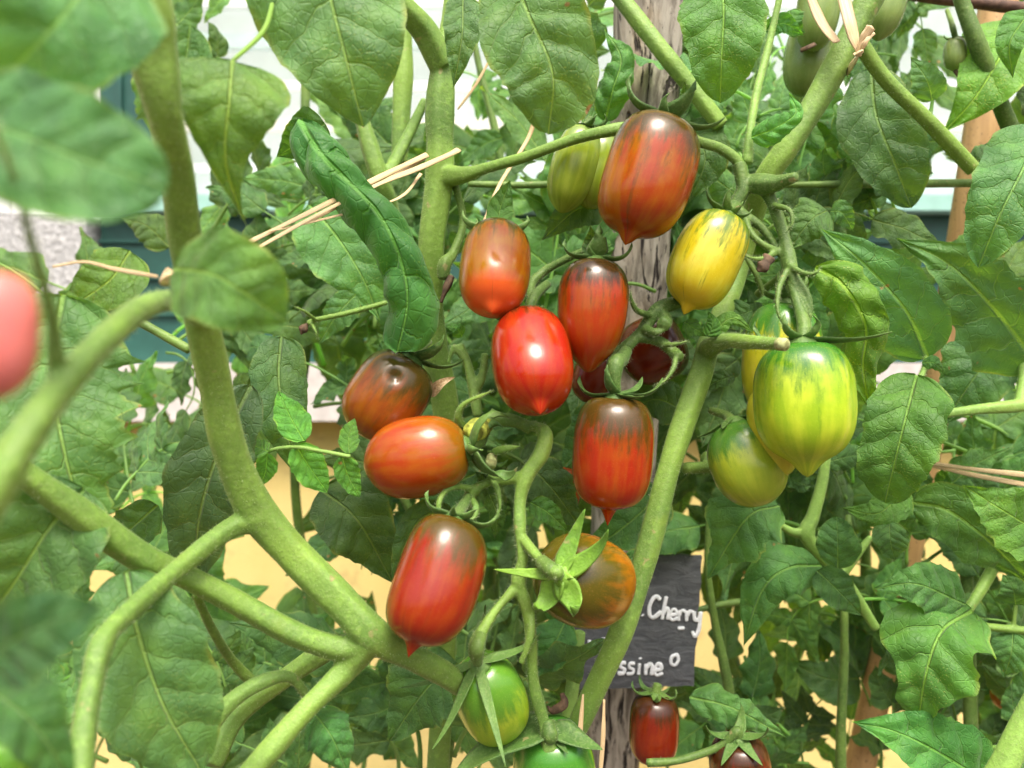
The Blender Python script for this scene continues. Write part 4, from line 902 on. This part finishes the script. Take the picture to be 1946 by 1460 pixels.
# rolled leaf: strongly curled, in two pieces of one blade
leaf(mid, [(568, 226, .352), (608, 290, .340), (668, 352, .336), (722, 412, .335), (760, 490, .335), (774, 575, .338), (756, 668, .345)], 222, LEAFG, (.72, .95, .68), curl=2.3, quilt=.048, teeth=.08, peak=.45, base_n=.3, tipn=.7, roll=14, wave=.06, nw=4, rows=150, cols=60, fold=-.05, N=5.5, hint=(-.25, -1, .25), lobe=.12)
leaf(mid, [(618, 235, .365), (580, 262, .36), (525, 300, .365)], 95, LEAFD, (.8, 1.0, .6), teeth=.06, roll=20)
leaf(mid, [(588, 390, .45), (640, 450, .445), (690, 530, .445), (722, 610, .45)], 165, LEAF, (.95, .95, .95), teeth=.06, **G1)
leaf(mid, [(676, 560, .42), (640, 600, .42), (605, 655, .425)], 66, LEAFG, (1.0, 1.0, 1.0))
leaf(mid, [(610, 930, .41), (680, 990, .40), (748, 1110, .41)], 150, LEAFD, (1.05, 1.05, .95), teeth=.08, **G1)
leaf(mid, [(870, 1262, .40), (810, 1310, .395), (740, 1410, .40)], 180, LEAFD, (1.0, 1.1, 1.0), teeth=.1, lobe=.25, **G1)
leaf(mid, [(1008, 955, .375), (1042, 975, .37), (1080, 1012, .375)], 48, LEAFY, (.9, .9, .9), quilt=.03)
leaf(mid, [(930, 940, .37), (945, 980, .365), (940, 1025, .37)], 44, LEAFY, (.75, .75, .7), roll=25)
leaf(mid, [(860, 970, .36), (800, 985, .355), (765, 1050, .352), (745, 1130, .36)], 62, LEAFD, (1.1, 1.1, 1.0), roll=35, curl=1.0)
leaf(mid, [(1130, 205, .42), (1105, 205, .415), (1078, 228, .42)], 54, LEAF, (.9, .9, .9))
leaf(mid, [(1152, 385, .42), (1095, 400, .412), (1028, 458, .42)], 76, LEAFG, (.85, .9, .85), teeth=.05)
leaf(mid, [(1150, 232, .43), (1165, 170, .42), (1180, 110, .42), (1150, 58, .43)], 92, LEAFD, (1.2, 1.25, .9), curl=1.3, quilt=.04, wave=.12, teeth=.15)
leaf(mid, [(1128, 100, .45), (1110, 70, .445), (1065, 20, .45)], 90, LEAFD, (1.2, 1.2, 1.0))
leaf(mid, [(990, 140, .55), (1000, 200, .545), (1000, 280, .55)], 52, LEAFG, (.8, .85, .8))
leaf(mid, [(955, 262, .58), (920, 275, .58), (870, 312, .58)], 52, LEAF, (.8, .9, .9))
leaf(mid, [(878, 640, .368), (868, 625, .362), (845, 618, .366)], 34, LEAFY, (.9, .9, .8), curl=1.0)
leaf(mid, [(1310, 230, .44), (1340, 300, .43), (1310, 385, .44)], 105, LEAFD, (1.1, 1.1, 1.0), teeth=.06)
leaf(mid, [(905, 900, .40), (850, 930, .40), (780, 1010, .40)], 90, LEAFD, (.8, .8, .7))
leaf(mid, [(1000, 880, .41), (1050, 930, .40), (1108, 1010, .41)], 95, LEAFD, (1.1, 1.1, 1.0), teeth=.1)
leaf(mid, [(1260, 930, .43), (1200, 990, .42), (1105, 1060, .43)], 120, LEAFD, (1.1, 1.15, 1.0), teeth=.1, lobe=.2)
leaf(mid, [(1150, 760, .43), (1120, 830, .425), (1060, 900, .43)], 105, LEAFG, (.8, .85, .8), teeth=.1)
leaf(mid, [(1300, 780, .43), (1240, 760, .42), (1170, 800, .43)], 90, LEAFD, (1.0, 1.1, 1.0), teeth=.08)
leaf(mid, [(1075, 1180, .42), (1050, 1230, .41), (1010, 1290, .42)], 80, LEAFG, (.9, 1.0, .9), teeth=.08)
leaf(mid, [(1070, 1060, .43), (1050, 1120, .42), (1060, 1200, .43)], 70, LEAFD, (1.1, 1.2, 1.0), teeth=.08)
# -- right plant
leaf(right, [(1362, -80, .345), (1375, 10, .337), (1372, 100, .335), (1368, 196, .345)], 160, LEAFS, (.8, .95, 1.0), teeth=.06, peak=.48, base_n=.5, tipn=1.2, **G1)
leaf(right, [(1428, 262, .375), (1470, 245, .368), (1512, 215, .365), (1500, 178, .37)], 78, LEAF, (1.1, 1.2, .9), curl=1.6, quilt=.04, fold=.3)
leaf(right, [(1560, 342, .52), (1570, 250, .515), (1560, 150, .52)], 105, LEAFD, (1.2, 1.2, .8), lobe=.2)
leaf(right, [(1655, 130, .45), (1665, 220, .44), (1700, 310, .435), (1732, 396, .44)], 140, LEAFG, (.85, .9, .85), teeth=.05, peak=.5, base_n=.5, **G1)
leaf(right, [(1772, 192, .42), (1760, 150, .415), (1730, 108, .42)], 64, LEAFG, (1., 1.05, 1.0), pet=[(1768, 220, .42)])
leaf(right, [(1572, 400, .40), (1540, 420, .395), (1500, 475, .40)], 105, LEAF, (1.05, 1.05, 1.0), curl=.6)
leaf(right, [(1578, 402, .40), (1600, 405, .395), (1622, 440, .40)], 46, LEAF, (1.0, 1.05, 1.0))
leaf(right, [(1550, 508, .38), (1600, 540, .37), (1645, 620, .372), (1640, 700, .38), (1655, 790, .39)], 125, LEAFS, (1.15, 1.2, .8), quilt=.045, curl=1.2, wave=.1, teeth=.1, **G1)
leaf(right, [(1480, 962, .42), (1420, 985, .41), (1345, 1100, .42)], 165, LEAFG, (1.0, 1.1, .9), lobe=.3, teeth=.1, **G1)
leaf(right, [(1560, 1075, .44), (1500, 1080, .43), (1450, 1120, .43), (1412, 1230, .44)], 115, LEAF, (.85, .95, .85), curl=.8, teeth=.1, **G1)
leaf(right, [(1552, 1085, .43), (1590, 1120, .425), (1638, 1170, .43)], 72, LEAFG, (.8, .9, .8), teeth=.03)
leaf(right, [(1592, 1080, .42), (1592, 1030, .415), (1590, 982, .42)], 78, LEAFG, (.85, .95, .85), teeth=.02, peak=.5, tipn=1.2)
leaf(right, [(1690, 990, .41), (1692, 1025, .405), (1700, 1064, .41)], 62, LEAF, (.85, .9, .85), teeth=.04, peak=.45)
leaf(right, [(1720, 925, .42), (1670, 975, .41), (1600, 965, .415)], 85, LEAFS, (.8, .95, .8), curl=.8)
leaf(right, [(1310, 1325, .42), (1390, 1345, .41), (1495, 1402, .42)], 92, LEAFG, (1.1, 1.3, 1.1), quilt=.04, curl=1.0, lobe=.2)
leaf(right, [(1632, 1290, .56), (1570, 1290, .55), (1495, 1255, .56)], 92, LEAFD, (.8, .9, .8))
leaf(right, [(1300, 612, .372), (1325, 628, .365), (1345, 640, .365)], 40, LEAFY, (1.3, 1.3, 1.1), curl=.8)
leaf(right, [(1345, 640, .362), (1355, 615, .36), (1345, 592, .362)], 38, LEAFY, (1.3, 1.3, 1.1), curl=.8, quilt=.05)
leaf(right, [(1352, 638, .362), (1390, 605, .36), (1432, 632, .362)], 34, LEAFY, (1.3, 1.3, 1.1), curl=.6)
leaf(right, [(1395, 715, .40), (1370, 722, .395), (1325, 745, .40)], 34, LEAFD, (1.0, 1.2, .9))
leaf(right, [(1430, 590, .41), (1400, 600, .41), (1350, 610, .41)], 60, LEAFD, (1., 1.1, 1.0))
leaf(right, [(1500, 20, .42), (1510, 50, .415), (1530, 62, .42)], 48, LEAF, (.9, 1., .7))
leaf(right, [(1455, 58, .40), (1490, 45, .395), (1528, 68, .40)], 40, LEAFD, (1.1, 1.4, 1.0))
leaf(right, [(1455, 58, .40), (1445, 45, .395), (1436, 38, .40)], 30, LEAF, (.9, 1.1, .8))
leaf(right, [(1560, 388, .48), (1640, 350, .475), (1720, 368, .48)], 52, LEAFD, (.9, .95, .9), curl=.8)
# -- edge plant
leaf(edgep, [(1762, 680, .395), (1720, 590, .382), (1640, 500, .38), (1562, 436, .39)], 140, LEAFG, (.95, 1.05, .95), peak=.36, teeth=.07, base_n=.45, **G1)
leaf(edgep, [(1742, 712, .38), (1722, 790, .368), (1700, 880, .368), (1682, 956, .378)], 150, LEAFS, (.72, .86, .9), peak=.42, base_n=.4, teeth=.09, tipn=.9, quilt=.015, rows=90, cols=40)
leaf(edgep, [(1975, 700, .43), (1890, 590, .415), (1800, 500, .41), (1702, 452, .42)], 185, LEAFG, (.85, .95, .85), teeth=.12, **G1)
leaf(edgep, [(1985, 240, .355), (1940, 330, .345), (1895, 420, .345), (1860, 508, .355)], 165, LEAF, (.95, 1.05, 1.1), teeth=.08, peak=.42, base_n=.45, **G1)
leaf(edgep, [(1935, 40, .46), (1900, 110, .45), (1850, 190, .45), (1790, 255, .46)], 150, LEAFS, (1.1, 1.05, .75), teeth=.04, **G1)
leaf(edgep, [(1905, 650, .45), (1850, 720, .44), (1790, 810, .45)], 150, LEAFG, (.72, .8, .7), teeth=.1, **G1)
leaf(edgep, [(1732, 955, .43), (1800, 970, .42), (1880, 1030, .42), (1965, 1120, .43)], 130, LEAF, (.75, .85, .7), teeth=.06, roll=-15, lobe=.15, **G1)
leaf(edgep, [(1985, 1010, .39), (1930, 985, .38), (1830, 922, .385)], 150, LEAFS, (.95, 1.1, 1.0), teeth=.1, **G1)
leaf(edgep, [(1835, 1150, .405), (1740, 1110, .395), (1658, 1120, .40)], 112, LEAFG, (.9, 1.1, .8), teeth=.08, quilt=.03, curl=.5, **G1)
leaf(edgep, [(1848, 1160, .405), (1790, 1200, .392), (1760, 1280, .388), (1742, 1392, .40)], 205, LEAFS, (.78, .82, .85), teeth=.07, lobe=.34, peak=.36, base_n=.45, quilt=.03, rows=90, cols=44)
leaf(edgep, [(1890, 1500, .40), (1800, 1440, .392), (1700, 1390, .392), (1618, 1372, .40)], 160, LEAFG, (.8, 1.15, .75), teeth=.07, quilt=.03, **G1)
leaf(edgep, [(1925, 1203, .42), (1922, 1240, .415), (1908, 1288, .42)], 66, LEAFG, (.85, .95, .8), teeth=.02, base_n=.5)
leaf(edgep, [(1930, 1150, .42), (1925, 1120, .415), (1905, 1090, .42)], 70, LEAF, (.75, .85, .7))
leaf(edgep, [(1960, 1440, .37), (1935, 1462, .365), (1905, 1480, .37)], 60, LEAFG, (1., 1.2, 1.1))
leaf(edgep, [(1858, 330, .43), (1870, 300, .425), (1900, 270, .43)], 56, LEAFD, (1.0, 1.1, 1.0))
leaf(edgep, [(1960, 20, .34), (1920, 80, .335), (1925, 150, .34)], 66, LEAFY, (.9, .95, .9), teeth=.03)
leaf(edgep, [(1752, 690, .385), (1775, 690, .38), (1795, 710, .385)], 30, LEAF, (1., 1.1, 1.0), curl=.8)

# ================================================================== TIES
def tie(label, strands, group=None, knot=None):
    mb = MB()
    for i, st in enumerate(strands):
        p, r = resolve(st); mb.tube(p, r, 8, seg=8*len(p), wob=0.22, seed=i+3, flat=0.22)
    if knot:
        for i in range(3):
            c = P(*knot[:3]); k = PX(knot[3], knot[2])
            pts = [c+Vector((math.cos(a)*k, math.sin(a)*k*0.6-0.001*i, (math.sin(a+i)*k*0.6))) for a in np.linspace(0, 5.6, 8)]
            mb.tube(pts, PX(knot[3]*0.5, knot[2]), 8, seg=40, flat=0.7)
    o = mb.build('raffia_tie', RAFFIA, attr=True)
    return setp(o, label, 'plant tie', 'raffia ties')
tie('pair of raffia strips tying the middle stem, running down left past the rolled leaf', [
    [(872, 284, .378, 6), (858, 292, .372, 6.5), (800, 318, .368, 6), (720, 350, .355, 5.5), (600, 410, .33, 5), (478, 478, .31, 4.5)],
    [(812, 294, .38, 5), (720, 338, .36, 5.5), (600, 398, .335, 5), (462, 466, .315, 4.5)],
    [(808, 302, .379, 2.5), (700, 360, .36, 2.5), (590, 420, .335, 2.5), (510, 440, .32, 2)],
    [(800, 330, .375, 3), (765, 372, .36, 3), (700, 395, .35, 3), (560, 430, .33, 3)]])
tie('raffia bow with a knot on the slanting stem at the top right', [
    [(1595, -40, .39, 9), (1612, 30, .378, 14), (1622, 70, .376, 10), (1630, 98, .376, 5)], [(1530, -30, .40, 8), (1560, 40, .395, 9), (1590, 80, .385, 9)],
    [(1630, 104, .376, 5), (1640, 75, .374, 7), (1655, 52, .372, 9)], [(1632, 104, .376, 4), (1645, 80, .373, 5), (1660, 62, .374, 5)], [(1630, 110, .378, 5), (1622, 120, .385, 8), (1610, 138, .40, 8)]], knot=(1630, 104, .375, 6))
tie('two thin raffia strands reaching in from the right edge', [
    [(1762, 880, .48, 4), (1850, 892, .46, 4), (1970, 905, .44, 5)], [(1764, 884, .48, 3), (1860, 905, .46, 4), (1970, 925, .44, 5)]])
tie('raffia knot on the thick stem at left with one thin strand pointing left', [
    [(100, 507, .27, 2.5), (160, 498, .265, 3), (220, 512, .262, 3.5), (300, 526, .258, 4)], [(312, 520, .248, 12), (330, 530, .24, 14), (350, 538, .245, 12)]], knot=(328, 530, .235, 14))
tie('loose raffia ends standing up beside the slanting stem at the bottom', [
    [(1108, 1320, .352, 2), (1104, 1370, .352, 5), (1100, 1420, .352, 6), (1098, 1480, .355, 6)], [(1148, 1330, .35, 2), (1146, 1400, .35, 4), (1140, 1480, .352, 4)]])
tie('single thin raffia strand hanging above the orange brown tomato', [
    [(1018, 225, .43, 4), (1000, 270, .43, 4), (950, 350, .42, 3), (918, 425, .40, 3)], [(938, 100, .41, 2), (905, 160, .412, 2.5), (870, 208, .415, 2)]])
mb = MB(); V, Fq, A = leaf_geo([P(816, 752, .375), P(840, 728, .37), P(866, 716, .373)], PX(20, .37), rows=20, cols=8, teeth=0, fold=.4, seed=5); mb.add(V, Fq, A)
setp(mb.build('dry_leaf', RAFFIA, attr=True), 'small curled straw coloured dry leaf between the scarred and central tomatoes', 'dry leaf')

# ================================================================== BACKGROUND PLANTS
def compound(seed, mat, n=3, L=0.16, droop=0.5, rows=30, cols=16):
    """one tomato leaf: a stalk with n pairs of leaflets and an end leaflet, base at the origin, growing along +X, facing -Y"""
    rs = random.Random(seed); mb = MB()
    pts = [Vector((0, 0, 0))]; a = rs.uniform(0.2, 0.7)
    for i in range(6):
        a -= droop*0.35; pts.append(pts[-1]+Vector((math.cos(a), rs.uniform(-.12, .12), math.sin(a)))*L/6*0.8)
    V, Fq, A = tube_geo(pts, [0.0022, .002, .0018, .0016, .0014, .0012, .001], 7, seg=18); mb.add(V, Fq, [(0.0, 0.0, 0.0)]*len(V))
    def lf(b, dr, l, w):
        dr = Vector(dr).normalized(); m = b+dr*l*0.5+Vector((0, -l*rs.uniform(-.06, .12), l*0.03)); e = b+dr*l+Vector((0, -l*rs.uniform(-.15, .15), -l*rs.uniform(.0, .22)))
        h = Vector((rs.uniform(-.5, .5), -1, rs.uniform(-.1, .9)))
        V, Fq, A = leaf_geo([b, m, e], w, rows=rows, cols=cols, teeth=rs.uniform(.06, .16), curl=rs.uniform(0, .9), seed=rs.randint(0, 9999), hint=h, fold=rs.uniform(-.05, .2), quilt=.012, wave=.06, N=4.5, lobe=rs.choice((0, .15, .3)))
        mb.add(V, Fq, A)
    for i in range(n):
        k = 1+int(i*4.2/max(1, n)); b = pts[k+1 if k+1 < len(pts) else -1]; d = (pts[min(k+2, 6)]-pts[k]).normalized(); pr_ = Vector((-d.z, 0, d.x))
        sz = L*rs.uniform(.34, .50)
        for sg in (1, -1):
            dr = d*0.45+pr_*sg*rs.uniform(.7, 1.0)+Vector((0, rs.uniform(-.25, .25), 0)); lf(b, dr, sz*rs.uniform(.8, 1.1), sz*rs.uniform(.5, .66))
    d = (pts[-1]-pts[-2]).normalized(); lf(pts[-1], d, L*.5, L*.32)
    me = np_mesh('leaf', mb.v, mb.f, mb.a); me.materials.append(mat); return me
VAR = {}
for nm, m_ in (('g', LEAF), ('d', LEAFD), ('e', LEAFG)):
    VAR[nm] = [compound(200+i*7+ord(nm), m_, n=1+i % 3, droop=rrx) for i, rrx in enumerate((.3, .8, .5, 1.1, .1, .6))]

def back_plant(label, stems_, leaves, mat=STEMD):
    b0 = stems_[0][-1]
    root = empty('tomato_plant', P(b0[0], b0[1], b0[2]), label, 'tomato plant')
    for i, s_ in enumerate(stems_): 
        p, r = resolve(s_); mb = MB(); mb.tube(p, r, 12, seg=8*len(p), wob=.08, seed=i); mb.build('stem', mat, root)
    for (px, py, d, L, ang, kind, sd__, tint) in leaves:
        me = VAR[kind][sd__ % 6]; o = bpy.data.objects.new('leaf', me); C.objects.link(o); o.parent = root
        sc = PX(L, d)/0.16*0.92
        R = Matrix.Rotation(rad(((sd__*37) % 50)-25), 4, 'X') @ Matrix.Rotation(rad(((sd__*53) % 60)-30), 4, 'Z')
        flip = Matrix.Scale(-1, 4, Vector((1, 0, 0))) if (90 < ang % 360 < 270) else Matrix.Identity(4)
        a2 = 180-ang if (90 < ang % 360 < 270) else ang
        M = Matrix.Translation(P(px, py, d)-root.location) @ flip @ Matrix.Rotation(rad(-a2), 4, 'Y') @ R @ Matrix.Scale(sc, 4)
        o.matrix_parent_inverse = Matrix.Identity(4); o.matrix_local = M
        o.color = (*tint, 1)
    return root
OPEN = [(1880, 260, 34), (1840, 400, 34), (1800, 600, 40), (1785, 690, 34), (1745, 970, 34), (1720, 1030, 30), (1690, 1240, 34), (1660, 1350, 34), (1630, 1440, 30), (590, 110, 60), (520, 60, 30), (600, 200, 45), (520, 340, 45), (430, 340, 40), (640, 250, 35), (680, 290, 25), (930, 190, 40), (920, 240, 35), (960, 330, 40), (1020, 330, 45), (780, 160, 10), (1380, 260, 14),
        (1440, 120, 20), (1420, 90, 40), (330, 60, 20), (1600, 230, 30), (1620, 300, 35), (1560, 350, 30), (1700, 60, 30), (1760, 90, 25), (1400, 30, 10), (1660, 180, 22),
        (340, 820, 45), (390, 780, 25), (540, 945, 36), (590, 960, 22), (700, 1105, 32), (590, 1110, 40), (560, 1150, 30), (620, 1180, 30), (670, 1330, 28), (690, 1300, 25), (755, 1360, 20), (820, 1340, 8),
        (160, 1060, 30), (190, 1100, 25), (490, 1070, 20), (430, 1190, 32), (410, 1240, 25), (480, 1240, 24), (190, 1380, 22), (560, 1430, 20), (815, 1430, 30), (1500, 1270, 40), (1450, 1200, 45), (1500, 1340, 50), (1560, 1400, 45),
        (1640, 1300, 30), (1580, 1240, 28), (1340, 1220, 22), (1540, 960, 22), (1510, 930, 20), (1860, 900, 30), (1880, 870, 25), (1200, 1360, 18), (1680, 1060, 20), (1690, 740, 25), (980, 1130, 6), (200, 480, 60), (1160, 1110, 50), (1220, 1110, 60), (1290, 1110, 55), (1300, 1180, 45), (1240, 1170, 50), (1170, 1180, 50), (1160, 1250, 50), (1230, 1250, 60), (1290, 1260, 50), (560, 500, 40), (300, 620, 40), (350, 560, 30), (1100, 400, 20), (1050, 440, 25)]
def filler(n, x0, x1, y0, y1, d0, d1, L0, L1, seed, tint=(1, 1, 1), kinds='gde'):
    n = int(n*1.35); L0 *= 1.8; L1 *= 2.0; tint = tuple(x*1.08 for x in tint)
    rs = random.Random(seed); out = []; tries = 0
    while len(out) < n and tries < n*60:
        tries += 1
        px, py = rs.uniform(x0, x1), rs.uniform(y0, y1); L = rs.uniform(L0, L1); ang = rs.choice((rs.uniform(-20, 110), rs.uniform(70, 200)))
        bad = False
        for k in (0.2, .45, .75, .95):
            qx, qy = px+math.cos(rad(ang))*L*k, py+math.sin(rad(ang))*L*k
            for (ox, oy, orr) in OPEN:
                if (qx-ox)**2+(qy-oy)**2 < (orr*1.0+L*0.125)**2: bad = True; break
            if bad: break
        if px < 1345+L*.45 and px > 1090-L*.45 and py > 1050-L*.5 and py < 1310+L*.5: bad = True
        if bad: continue
        t = rs.uniform(.8, 1.35); out.append((px, py, rs.uniform(d0, d1), L, ang, rs.choice(kinds), rs.randint(0, 999), (tint[0]*t, tint[1]*t, tint[2]*t)))
    return out
back_plant('background tomato plant at left before the white wall and green frame', [[(600, -60, .62, 7), (580, 200, .62, 9), (600, 500, .62, 9), (560, 900, .64, 9), (600, 1250, .66, 9), (560, 1600, .62, 10)], [(400, 560, .6, 9), (480, 640, .6, 9), (575, 760, .6, 10)], [(262, 610, .42, 9), (360, 665, .42, 9)]],
           filler(42, 200, 760, 380, 1020, .50, .75, 110, 190, 5)+filler(5, 340, 760, -10, 330, .55, .7, 90, 130, 6))
back_plant('background tomato plant at lower left before the yellow wall', [[(300, 800, .6, 8), (345, 1100, .6, 9), (310, 1350, .6, 9), (350, 1600, .6, 10)], [(740, 900, .5, 8), (790, 1000, .5, 8), (815, 1150, .5, 9), (860, 1350, .5, 9), (820, 1600, .5, 10)], [(250, 905, .5, 7), (330, 920, .5, 6), (380, 905, .5, 7)]],
           filler(50, 80, 900, 950, 1500, .45, .8, 120, 210, 7))
back_plant('background tomato plant behind the ripe cluster', [[(880, -80, .6, 6), (905, 100, .6, 6), (950, 300, .6, 8), (1000, 700, .6, 10), (930, 1100, .6, 11), (970, 1600, .6, 12)], [(890, 350, .48, 6), (1000, 352, .48, 7), (1130, 345, .48, 7)]],
           filler(52, 800, 1380, 430, 1480, .47, .75, 130, 210, 8, (.85, .85, .8), 'ddg')+filler(7, 860, 1140, 60, 400, .55, .7, 80, 120, 9))
back_plant('background tomato plant at the upper right before the bright window', [[(1500, 480, .6, 8), (1530, 520, .6, 8), (1600, 600, .62, 10), (1640, 900, .66, 10), (1650, 1600, .7, 9)], [(1650, 190, .48, 5), (1600, 320, .48, 8), (1570, 470, .48, 9)], [(1480, 352, .46, 6), (1640, 350, .46, 8), (1885, 348, .5, 8)], [(1810, -60, .45, 14), (1830, 10, .45, 14), (1860, 90, .45, 15), (1910, 220, .46, 16), (1960, 330, .47, 17)]],
           filler(34, 1340, 1950, -40, 460, .47, .7, 90, 170, 10)+filler(40, 1400, 1950, 400, 900, .47, .7, 120, 200, 11, (.9, .9, .85), 'gde'))
back_plant('background tomato plant at the lower right before the yellow wall', [[(1612, 980, .52, 6), (1605, 1150, .5, 7), (1604, 1260, .5, 8), (1598, 1400, .5, 9), (1600, 1600, .5, 10)], [(1350, 960, .5, 7), (1345, 1080, .5, 7), (1358, 1180, .5, 8), (1375, 1260, .5, 10), (1388, 1350, .5, 10), (1390, 1600, .5, 10)], [(1300, 1165, .52, 6), (1400, 1145, .52, 7), (1480, 1150, .52, 7)], [(1830, 900, .5, 10), (1840, 1200, .5, 12), (1850, 1600, .5, 12)]],
           filler(26, 1340, 1640, 900, 1200, .48, .7, 110, 180, 12, (.85, .9, .8), 'gd')+filler(34, 1640, 1980, 900, 1500, .47, .7, 120, 190, 13, (.75, .8, .7), 'gdd')+filler(9, 1340, 1680, 1330, 1520, .5, .7, 100, 160, 14, (.85, .9, .8), 'gd'))
